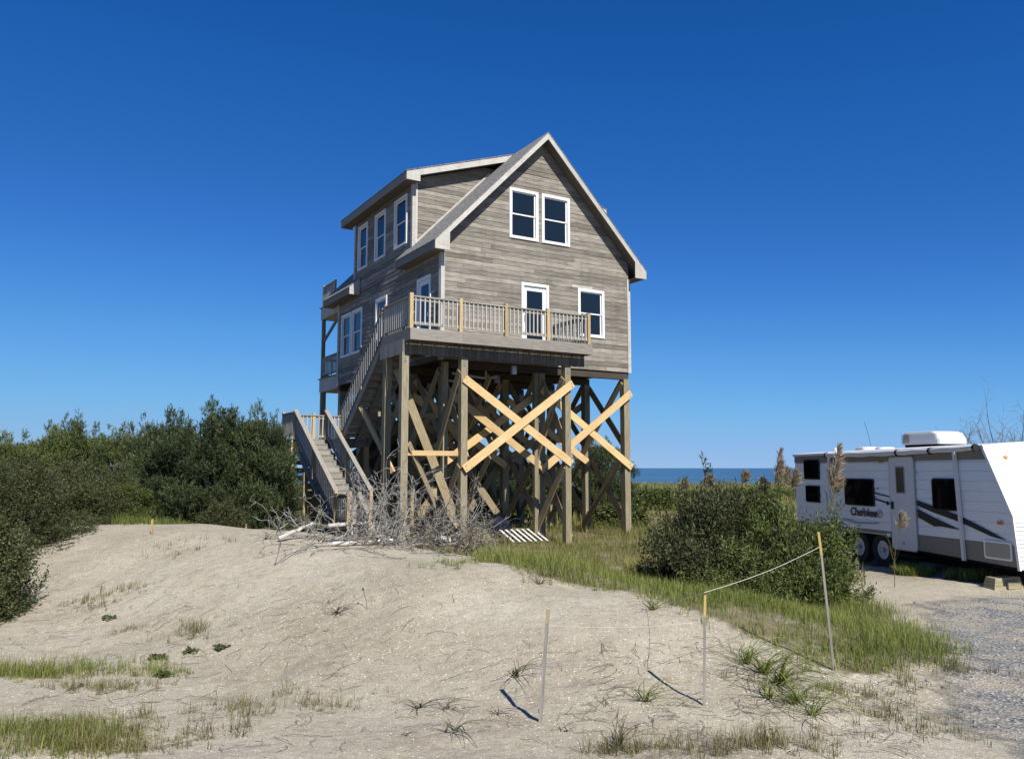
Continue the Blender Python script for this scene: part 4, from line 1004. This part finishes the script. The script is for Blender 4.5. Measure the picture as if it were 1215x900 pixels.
x,y=xy(266,17.2); put_bush('little round bush on sand crest under the largest cedar',(x,y),'n3',lambda:bush(8,.55,.42,.4,900,12,.05,.02,.3,.2),M['myrtle'],(1,1,1),0)
x,y=xy(205,18.5); put_bush('low weedy bush at crest foot of the dark cedars',(x,y),'n3',None,M['shrub'],(.9,.8,.6),2)
# shrubs on the shore meadow and trees behind the house
for px,Y,w,h,lab in ((772,46,1.3,1.25,'round shrub on the shore meadow beside house corner piling'),(848,44,1.2,1.1,'round shrub on the shore meadow behind the reeds'),(812,56,2.0,.8,'low shrub on shore meadow between two round ones'),(690,42,2.2,1.5,'low shrub on meadow seen between the pilings'),(735,33,1.2,.9,'small shrub in the grass right of the pilings'),(620,40,2.5,1.6,'low shrub seen under the house between braces'),(905,60,2.5,.8,'low distant shrub on the shoreline behind reed plumes')):
    x,y=xy(px,Y); put_bush(lab,(x,y),'far',lambda:bush(12,1.,1.,1.,2200,10,.11,.05,.4,.3,.2),M['shrub'],(w,w,h),px*.1,'shrubs on the shore meadow')
x,y=xy(712,37); z=tz(x,y); place_tree('cedar_tree','windswept cedar behind the house seen between right pilings','tree','ceda',None,M['cedar'],(x,y,z),(1.15,1.15,1.25),.6)
x,y=xy(640,46); z=tz(x,y); place_tree('cedar_tree','cedar far behind house seen low between middle pilings','tree','cedb',None,M['cedar'],(x,y,z),(1.1,1.1,1.0),.6)
for px,Y,w,h,lab in ((470,39,1.6,1.15,'dark cedar behind the house seen past the stairs'),(520,41,1.7,1.25,'dark cedar behind the house between left pilings'),(568,40,1.6,1.1,'dark cedar behind house left of the middle piling'),(600,43,1.5,1.0,'low dark cedar behind house under crossed braces')):
    x,y=xy(px,Y); place_tree('cedar_tree',lab,'tree','cedc',None,M['cedar'],(x,y,tz(x,y)),(w,w,h),px*.3)
# bare tree behind the trailer
rs=np.random.default_rng(77)
for k,(px,Y,H,lab) in enumerate(((1195,27,3.0,'bare twiggy tree rising behind the trailer nose'),(1158,29,2.8,'smaller bare tree behind trailer air conditioner'))):
    x,y=xy(px,Y); o=empty('bare_tree',(x,y,tz(x,y))); tag(o,lab,'tree'); segs=[]
    for i in range(30):
        d=unit(np.array([rs.normal()*.55,rs.normal()*.45,1.])); branch(segs,(rs.normal()*.15,rs.normal()*.15,-.1),d,H*rs.uniform(.8,1.15),.075,3,rs,.22,(1,2),.5,.05,None,5)
    segs_mesh('trunk',segs[:45],M['deadbrown'],5,o); segs_mesh('crown',segs[45:],M['deadbrown'],3,o)
# ------------------------------------------------------------------ dead brush pile and logs on the crest
def brush(name,label,loc,seed,n,L,r,spread,up,mat,depth=3,kids=(1,2),el=(.1,.9),wig=.4):
    rs=np.random.default_rng(seed); o=empty(name,gp(*loc)); tag(o,label,'dead wood','dead branches on the sand crest'); main=[];tw=[]
    for i in range(n):
        an=rs.uniform(0,2*math.pi); e=rs.uniform(*el); d=np.array([math.cos(an)*math.cos(e),math.sin(an)*math.cos(e),math.sin(e)])
        s=[]; p0=np.array([rs.normal()*spread,rs.normal()*spread*.6,.05+.1*rs.random()]); branch(s,p0,d,L*rs.uniform(.6,1.2),r*rs.uniform(.6,1.2),depth,rs,wig,kids,.55,up,None,4)
        base=np.array([o.location.x,o.location.y])
        for sg in s:
            for e_ in (0,1):
                p=sg[e_]; gzv=tz(base[0]+p[0],base[1]+p[1])-o.location.z+.012
                if p[2]<gzv: p[2]=gzv+.01*rs.random()
        main+=s[:4]; tw+=s[4:]
    segs_mesh('limbs',main,mat,6,o,'stuff'); segs_mesh('twigs',tw,mat,3,o,'stuff'); return o
brush('fallen_dead_tree','bleached spiky dead cedar top leaning before the stairs',xy(455,12.6),21,20,.72,.018,.26,.02,M['deadwood'],3,(1,3),(.15,1.2))
brush('fallen_dead_tree','grey brown tangle of dead twigs at right of brush pile',xy(530,12.9),22,26,.78,.014,.34,.0,M['deadbrown'],3,(1,3),(.05,1.0))
brush('fallen_dead_tree','low dead branches at the left end of brush pile',xy(345,13.2),23,8,.5,.013,.35,.0,M['deadwood'],2,(1,3),(.0,.8))
brush('fallen_dead_tree','dead branches sprawling over sand in front of pile',xy(425,12.0),24,14,.7,.012,.45,-.03,M['deadbrown'],3,(1,2),(-.05,.35))
brush('fallen_dead_tree','pale dead branches in the middle of the brush pile',xy(492,12.9),25,24,.68,.017,.34,.0,M['deadwood'],3,(1,3),(.05,.9))
brush('fallen_dead_tree','grey twigs tumbling down the right slope of pile',xy(560,13.2),26,12,.6,.010,.28,.0,M['deadbrown'],3,(1,3),(.0,1.1))
brush('fallen_dead_tree','thin bleached branches lying across the stair foot',xy(395,12.9),27,11,.55,.013,.35,.0,M['deadwood'],3,(1,2),(.0,.75))
def log(p0,p1,r0,r1,label,z0=.05,z1=.1):
    a=Vector(gp(*p0,z0)); c=Vector(gp(*p1,z1)); b=MB(); n=7; pts=[a.lerp(c,k/n)+Vector((.012*math.sin(k*2.1),.012*math.cos(k*1.7),.01*math.sin(k*3))) for k in range(n+1)]
    b.tube(pts,[r0+(r1-r0)*k/n for k in range(n+1)],9); tag(b.build('log',M['logwood'],smooth=True),label,'log','bleached logs in the brush pile')
log(xy(334,12.5),xy(374,12.9),.032,.026,'thick white log at the left end of brush pile',.06,.24)
log(xy(392,12.6),xy(440,12.9),.032,.028,'white log across the foot of the stairs',.26,.30)
log(xy(392,12.2),xy(468,12.5),.034,.04,'long white log lying along the brush pile foot',.03,.06)
log(xy(352,11.7),xy(402,11.9),.026,.02,'thin sand coloured log lying half buried',-.005,.0)
# ------------------------------------------------------------------ grass
def blades(P,length,width,lean,tint,curl=.5,rs=rng):
    n=len(P); an=rs.uniform(0,2*math.pi,n); side=np.stack([np.cos(an),np.sin(an),np.zeros(n)],1); ba=an+math.pi/2+rs.normal(size=n)*.5
    dr=np.stack([np.cos(ba),np.sin(ba),np.zeros(n)],1); L=length[:,None]; Wd=width[:,None]; ln=lean[:,None]
    m=P+dr*L*ln*.35+np.array([0,0,1])*L*.55*np.sqrt(np.maximum(0,1-(ln*.5)**2)); tip=P+dr*L*ln*(.8+.4*curl)+np.array([0,0,1])*L*np.sqrt(np.maximum(.02,1-np.minimum(ln,.97)**2))
    V=np.stack([P-side*Wd*.5,P+side*Wd*.5,m+side*Wd*.4,m-side*Wd*.4,tip],1).reshape(-1,3); o=(np.arange(n)*5)[:,None]
    F=np.concatenate([o+np.array([[0,1,2]]),o+np.array([[0,2,3]]),o+np.array([[3,2,4]])],0); return V,F,np.repeat(tint,5)
def scatter(n,x0,x1,y0,y1,test,clump=1,cs=.05,rs=rng):
    m=int(n/clump); x=rs.uniform(x0,x1,m); y=rs.uniform(y0,y1,m); k=test(x,y); x,y=x[k],y[k]
    x=np.repeat(x,clump)+rs.normal(size=len(x)*clump)*cs; y=np.repeat(y,clump)+rs.normal(size=len(y)*clump)*cs
    return np.stack([x,y,terrain(x,y)-.01],1)
def cnoise(x,y,s=1.,o=0.): return .5+.25*np.sin(x*1.7*s+1.9*np.sin(y*.9*s+o))+.25*np.sin(y*2.1*s+1.6*np.sin(x*1.3*s-o))
def grass(name,label,P,lmin,lmax,wmin,wmax,mat,leanmax=.7,kind='stuff',tb=0.):
    n=len(P); cn=cnoise(P[:,0],P[:,1],.9); L=rng.uniform(lmin,lmax,n)*(.65+.6*cn); L*=np.where((P[:,1]>13)&(P[:,1]<26)&(P[:,0]<3.2)&(P[:,0]>-4),.5,1.); T=np.clip(rng.random(n)*.55+.35*cnoise(P[:,0],P[:,1],.6,2.)+tb,0,1)
    V,F,T=blades(P,L,rng.uniform(wmin,wmax,n),rng.uniform(.05,leanmax,n),T); o=np_obj(name,np_mesh(name,V,F,mat,T)); tag(o,label,'grass',kind=kind); return o
xs=[p[0] for p in GRASS_A]; ys=[p[1] for p in GRASS_A]
pa=scatter(110000,min(xs),max(xs),min(ys),max(ys),lambda x,y:inpoly(x+.15*np.sin(y*7)+.17*rng.normal(size=x.shape),y+.13*np.sin(x*8)+.16*rng.normal(size=x.shape),GRASS_A)&(rng.random(x.shape)<.12+.95*cnoise(x,y,1.3,1.)),5,.035)
grass('grass','short green grass patch between sand mound and shrub',pa,.07,.25,.0035,.007,M['grass'],.9,tb=.08)
def meadow_ok(x,y):
    rvz=(x>6.2)&(x<12.)&(y>12)&(y<22)
    u=(x-HO[0])*math.cos(YAW)+(y-HO[1])*math.sin(YAW); v=-(x-HO[0])*math.sin(YAW)+(y-HO[1])*math.cos(YAW)
    under=(u>.3)&(u<7)&(v>.5)&(v<12)
    return (mound(x,y)<.3)&~rvz&~(under&(rng.random(x.shape)<.7))&(rng.random(x.shape)<.25+.9*cnoise(x,y,.8))
p1=scatter(110000,-4,16,14.2,32,meadow_ok,7,.07); grass('grass','knee high meadow grass around the house pilings',p1,.15,.46,.007,.014,M['meadow'],.75)
p2=scatter(90000,-20,42,32,100,meadow_ok,8,.2); grass('grass','tall shore meadow grass reaching back to the water',p2,.3,.75,.02,.05,M['meadow'],.6,tb=.05)
lm=lambda x,y:(y>17.2-.33*(x+6)-1.2+.5*np.sin(x*2))&(mound(x,y)>-1)&(rng.random(x.shape)<.3+.8*cnoise(x,y,1.1))
p3=scatter(42000,-14,-6.3,12.5,19,lm,6,.06); grass('grass','grass fringe between sand and the left hedge',p3,.08,.26,.006,.011,M['grass'],.8,tb=-.25)
# weeds at the foot of the trailer
def circ(px,py,r): 
    c=at(px,py); return lambda x,y:np.hypot(x-c[0],(y-c[1]))<r*(.6+.5*cnoise(x*4,y*4)),c
for px,py,r,n,lab in ((1085,682,.38,2500,'green weed clump on sand at the trailer wheels'),(1145,688,.3,900,'yellow green weeds under the trailer side'),(1175,690,.3,500,'thin weeds under the trailer nose')):
    f,c=circ(px,py,r); p=scatter(n*2,c[0]-r,c[0]+r,c[1]-r,c[1]+r,f,4,.03); grass('weed_clump',lab,p,.12,.34,.006,.012,M['grass'],.8,None)
# foreground patches of green and dry grass (uncountable) ...
def patch(px,py,rx,ry,ncl,lab,mt,L,parts=3):
    c=at(px,py); cx,cy=[],[]
    for k in range(parts):
        ox,oy=rng.normal()*rx*.45,rng.normal()*ry*.45; m=ncl//parts; cx.append(c[0]+ox+rng.normal(size=m)*rx*.34); cy.append(c[1]+oy+rng.normal(size=m)*ry*.34)
    cx,cy=np.concatenate(cx),np.concatenate(cy); k=rng.random(len(cx))<.15+1.1*cnoise(cx,cy,3.2)**1.5; cx,cy=cx[k],cy[k]
    nb=rng.integers(4,14,len(cx)); sz=np.repeat(rng.uniform(.35,1.2,len(cx)),nb); tt=np.repeat(rng.random(len(cx)),nb)
    x=np.repeat(cx,nb)+rng.normal(size=nb.sum())*.016*(.5+sz); y=np.repeat(cy,nb)+rng.normal(size=nb.sum())*.016*(.5+sz); n=len(x)
    P=np.stack([x,y,terrain(x,y)-.01],1); V,F,T=blades(P,L*sz*rng.uniform(.4,1.15,n),rng.uniform(.0025,.0055,n),rng.uniform(.1,.96,n),np.clip(tt*.6+.4*rng.random(n),0,1))
    tag(np_obj('grass',np_mesh('grass',V,F,M[mt],T)),lab,'grass',kind='stuff')
for a in ((75,800,.75,.42,620,'dense grass patch on sand at left front','grass',.2,4),(95,818,.5,.25,200,'dry clumps in front of the left grass patch','drygrass',.16),(20,885,.9,.4,700,'grass patch filling the lower left corner','grass',.17,5),(120,875,.8,.45,420,'sparse straw grass right of lower left corner patch','drygrass',.16,4),(205,870,.6,.4,120,'thin straw stems right of the lower left patch','drygrass',.18),
 (130,705,.55,.3,120,'dry grass patch on the mound near left shrub','drygrass',.16),(100,722,.6,.3,50,'sparse stems left of the mound grass patch','drygrass',.13),(245,745,.4,.25,75,'dry wispy grass on the mound beside leafy weeds','drygrass',.17),(180,745,.5,.2,45,'thin creeping grass on upper left slope','drygrass',.1),
 (345,840,.5,.35,95,'sparse wispy grass in left foreground hollow','drygrass',.17,4),(250,850,.6,.3,70,'thin straw stems in the left hollow','drygrass',.15),(850,885,.6,.3,260,'sparse dry grass along the lower edge below middle stake','drygrass',.2,4),(780,893,.4,.2,70,'dry stems at lower edge left of middle stake','drygrass',.2),
 (1040,850,.7,.5,150,'scattered dry grass between sand and gravel','drygrass',.12,5),(1150,800,.6,.4,110,'scattered dry grass on the road edge','drygrass',.12,4),(1000,815,.6,.3,160,'thin dry grass below the tallest stake','drygrass',.14,4),(600,672,.9,.5,120,'thin grass where sand crest meets green patch','drygrass',.14),(520,668,.7,.3,80,'low grass at the foot of the brush pile','grass',.14),(225,650,1.0,.6,70,'thin line of grass along the mound back','drygrass',.16,5),(385,728,.3,.15,30,'low wiry grass at mid slope','drygrass',.14),(715,672,1.2,.8,420,'straw coloured weeds by the right deck piling','meadow',.45,4)): patch(*a)
# ... and single tufts of dune grass one can count
def arcs(n,L,lean,w,sg=6,flat_=.55):
    an=rng.uniform(0,2*math.pi,n); L=rng.uniform(.5,1.1,n)*L; le=rng.uniform(lean[0],lean[1],n); dr=np.stack([np.cos(an),np.sin(an)],1); sd=np.stack([-dr[:,1],dr[:,0]],1); b0=rng.normal(size=(n,2))*.02
    V=[];F=[];T=[]
    for i in range(n):
        ww=w*rng.uniform(.7,1.3); tn=rng.random()*.8
        for k in range(sg+1):
            q_=k/sg; r_=L[i]*le[i]*q_*(.55+.45*q_); z_=max(.006,L[i]*(1.25*q_*math.sqrt(1-le[i]**2)+.55*q_*(1-q_)-.35*le[i]*q_*q_)*flat_-.01); c_=b0[i]+dr[i]*r_+sd[i]*.03*math.sin(3*q_+i)*L[i]; h_=sd[i]*ww*.5*(1-q_*.85)
            V+= [(c_[0]-h_[0],c_[1]-h_[1],z_),(c_[0]+h_[0],c_[1]+h_[1],z_+.002)]; T+=[tn,tn]
            if k: o_=len(V)-4; F.append((o_,o_+1,o_+3,o_+2))
    return np.array(V),np.array(F),np.array(T)
def tuft(label,px,py,n,L,lean,mat,w=.006,group='single dune grass tufts on the sand'):
    c=at(px,py); V,F,T=arcs(int(n*1.3),L*1.75,lean,w*1.6)
    o=np_obj('grass_tuft',np_mesh('grass_tuft',V,F,mat,T)); o.location=gp(*c); tag(o,label,'grass tuft',group)
for a in (('spidery grass tuft left of the leaning stake, upper',498,840,12,.22,(.75,.98),M['darkgrass']),('spidery grass tuft with long arms, lower of pair',540,868,16,.26,(.75,.98),M['darkgrass']),('spidery grass tuft at top of the front trio',530,842,12,.2,(.75,.98),M['darkgrass']),
 ('long armed tuft just left of leaning stake shadow',612,805,12,.3,(.75,.98),M['darkgrass']),('small tuft left of leaning stake foot',590,848,7,.13,(.5,.9),M['darkgrass']),('arching green tuft right of the leaning stake',765,832,22,.28,(.7,.98),M['grass']),
 ('low wiry tuft on slope beside the tall dried stalk',398,728,18,.2,(.75,.98),M['darkgrass']),('dry tuft at lower edge between stakes',735,888,14,.24,(.4,.95),M['darkgrass']),('tuft at crest just left of green patch',640,693,14,.2,(.5,.95),M['darkgrass']),('low tuft on crest by string end',775,724,22,.3,(.6,.96),M['grass']),
 ('tiny tuft right of leaning stake foot',672,868,5,.1,(.5,.9),M['darkgrass']),('small star tuft at lower left of front trio',482,873,6,.09,(.75,.98),M['darkgrass']),('dry tuft on mound top below white logs',316,640,12,.2,(.7,.96),M['deadbrown'] if 0 else M['darkgrass'])): tuft(*a)
for k,(px,py,n,L) in enumerate(((885,788,26,.42),(905,800,30,.5),(925,812,34,.5),(945,835,26,.42),(965,850,18,.36),(915,830,18,.35))):
    tuft(['big arching green clump nearest middle stake, top end','arching green clump second along the trailing row','fullest arching green clump of the trailing row','arching green clump fourth along the trailing row','last small clump at the trailing row lower end','low clump below the fullest of trailing row'][k],px,py,n,L,(.75,.985),M['grass'],.0075)
# leafy weeds
for px,py,n,lab in ((262,770,9,'dark round leaved weed highest of the left group'),(225,775,8,'row of round leaved weeds on left slope'),(185,782,12,'bright green round leaved weed on left slope'),(195,803,10,'low round leaved weed below the bright green one'),(130,735,7,'small leafy weed near the dry grass at left')):
    c=at(px,py); N=n*7; B=rng.normal(size=(N,3))*np.array([.036,.028,.0]); B[:,2]=.005+.03*rng.random(N); d=unit(rng.normal(size=(N,3))*np.array([1,1,.35])+np.array([0,0,.15]))
    V,F,T=leaves(B,d,rng.uniform(.03,.055,N),rng.uniform(.03,.045,N),rng.random(N)); o=np_obj('leafy_weed',np_mesh('leafy_weed',V,F,M['duneleaf'],T)); o.location=gp(*c); tag(o,lab,'weed','leafy weeds on the sand slope')
# dried stalk with seed head
c=at(436,722); o=empty('dried_stalk',gp(*c)); tag(o,'single dried stalk with dark seed head on the slope','stalk')
b=MB(); b.tube([(0,0,-.02),(-.02,0,.1),(-.05,.01,.2)],.004,5); b.build('stem',M['deadbrown'],o); b=MB(); b.tube([(-.05,.01,.19),(-.053,.01,.205),(-.056,.01,.22)],[.006,.014,.004],6); b.build('seed_head',M['bark'],o)
# runners: thin dark stems creeping over the sand (uncountable litter)
segs=[]; rs=np.random.default_rng(9)
for k in range(520):
    px=rs.choice([rs.uniform(0,420),rs.uniform(0,1100),rs.uniform(700,1100)]); py=rs.uniform(690,895) if px<600 else rs.uniform(760,895)
    c=at(px,py); an=rs.uniform(0,math.pi*2); L=rs.uniform(.06,.35); p=np.array([c[0],c[1]])
    for i in range(4):
        an+=rs.normal()*.4; p2=p+np.array([math.cos(an),math.sin(an)])*L/4
        h0,h1=[abs(rs.normal())*.012*(0<j) for j in (i,3-i)]
        segs.append((np.array([*p,tz(*p)+.003+h0]),np.array([*p2,tz(*p2)+.003+h1]),.0022,.0018)); p=p2
tag(segs_mesh('dry_stems',segs,M['deadbrown'],3),'thin dry stems littered over the sand','litter',kind='stuff')
# ------------------------------------------------------------------ reeds with plumes
G3='plumed reeds by the big shrub'
def reed(px,Y,topy,label,seed,plume=.32,lean=.16,nl=5):
    rs=np.random.default_rng(seed); x,y=xy(px,Y); z=tz(x,y); H=EYE+(557-topy)/FPX*Y-z; o=empty('reed',(x,y,z)); tag(o,label,'reed',G3)
    ln=np.array([rs.uniform(-1,1)*lean,rs.uniform(-1,1)*lean]); f=lambda s:np.array([ln[0]*s*s*H,ln[1]*s*s*H,H*s])
    b=MB(); b.tube([f(s) for s in (-.02,.25,.5,.75,.95)],[.006,.006,.005,.004,.003],5); b.build('stem',M['plume'],o)
    n=460; s=1-plume/H*rs.random(n)**.9; B=np.array([f(v) for v in s]); k=(1-s)*H/plume; d=unit(np.stack([rs.normal(size=n)*.4+ln[0]*4,rs.normal(size=n)*.4,np.full(n,.9)],1))
    plume_=1; d=unit(d+np.array([.9*(1 if ln[0]>0 else -1),0,-.35])*rs.random(n)[:,None]); V,F,T=leaves(B,d,.06+.16*rs.random(n)*np.clip(k*2,.25,1),.008+.012*rs.random(n),rs.random(n)); np_obj('plume',np_mesh('plume',V,F,M['plume'],T),o)
    if nl:
        P=np.array([f(v) for v in rs.uniform(.25,.7,nl)]); V,F,T=blades(P,rs.uniform(.35,.6,nl),np.full(nl,.016),rs.uniform(.55,.95,nl),rs.random(nl)*.6,1.,rs); np_obj('leaves',np_mesh('leaves',V,F,M['meadow'],T),o)
for i,a in enumerate(((908,13.6,534,'tallest dark reed plume standing left of the trailer rear',.62),(920,13.9,560,'reed plume just right of the tallest dark one',.28),(944,13.8,546,'reed plume against the trailer rear edge',.48),(938,14.3,558,'short reed plume half hidden near the trailer rear',.28),(979,13.2,528,'tall reed plume in front of trailer bunk windows',.62),(985,13.4,556,'drooping reed plume beside trailer awning arm',.36),(966,13.9,566,'low reed plume under trailer bunk windows',.3),(895,14.2,570,'low reed plume left of the tallest one',.25),(868,15.,562,'thin reed plume above the big shrub',.2),(840,15.5,568,'thin reed plume above the left half of big shrub',.2),(1052,13.9,610,'reed plume before the trailer lettering',.26),(822,16,572,'small pale reed plume left of the thin ones',.18),(855,16,570,'small pale reed plume between the thin ones',.18))):
    reed(a[0],a[1],a[2],a[3],100+i,a[4])
for i,(px,Y,ty,lab) in enumerate(((72,15.4,612,'pale plume grass by left hedge, left one'),(79,15.6,610,'pale plume grass by left hedge, tallest middle'),(66,15.2,618,'pale plume grass by left hedge, shortest'))): reed(px,Y,ty,lab,140+i,.3,.05,3)
# reed bed foliage behind shrub, one mass
p4=scatter(22000,2.2,4.5,13.2,16.5,lambda x,y:rng.random(x.shape)<.3+.7*cnoise(x,y,1.5),6,.05); grass('reed_bed','mass of tall reed leaves behind the big shrub',p4,.4,1.0,.008,.018,M['meadow'],.6,tb=.12)
# ------------------------------------------------------------------ shell fragments on the sand and loose stones on the gravel
def chips(name,label,n,x0,x1,y0,y1,test,smin,smax,mat,flatness):
    x=rng.uniform(x0,x1,n); y=rng.uniform(y0,y1,n); k=test(x,y); x,y=x[k],y[k]; n=len(x); s=rng.uniform(smin,smax,n)*rng.choice([1,1,1,1.8],n)
    P=np.stack([x,y,terrain(x,y)+s*flatness*.4],1); oc=np.array([[1,0,0],[0,1,0],[-1,0,0],[0,-1,0],[0,0,1],[0,0,-1]],float)
    V=P[:,None,:]+oc[None]*s[:,None,None]*np.array([1,.75,flatness])*rng.uniform(.6,1.3,(n,6,1)); an=rng.uniform(0,6.28,n); c_,s_=np.cos(an)[:,None],np.sin(an)[:,None]
    D=V-P[:,None]; V=np.stack([P[:,None,0]+D[...,0]*c_-D[...,1]*s_,P[:,None,1]+D[...,0]*s_+D[...,1]*c_,V[...,2]],-1).reshape(-1,3)
    f=np.array([[0,1,4],[1,2,4],[2,3,4],[3,0,4],[1,0,5],[2,1,5],[3,2,5],[0,3,5]]); F=((np.arange(n)*6)[:,None,None]+f[None]).reshape(-1,3)
    tag(np_obj(name,np_mesh(name,V,F,mat,np.repeat(rng.random(n),6))),label,kind='stuff')
def tintmat(name,a,b_,rough=.7):
    t=NT(name); t.set(t.ramp(t.n('Attribute',attribute_name='tint').outputs['Fac'],[(0,a),(1,b_)]),rough,.3); return t.m
chips('shell_fragments','white shell fragments strewn over the sand',9000,-7,5,4.6,13.5,lambda x,y:(roadmask(x,y)<.4),.0015,.0055,tintmat('broken_shell',(.55,.49,.4),(.85,.82,.77)),.4)
chips('loose_gravel','loose grey stones on the gravel road',9000,3.2,9.5,4.5,13.6,lambda x,y:rng.random(x.shape)<roadmask(x,y)-.25,.006,.016,tintmat('grey_stone',(.09,.095,.10),(.36,.36,.36)),.6)
chips('dark_pebbles','small dark pebbles and plant bits on the sand',4500,-7,5,4.6,13.5,lambda x,y:(roadmask(x,y)<.4)&(rng.random(x.shape)<cnoise(x,y,1.2)),.002,.006,tintmat('dark_pebble',(.06,.05,.04),(.2,.175,.14)),.6)
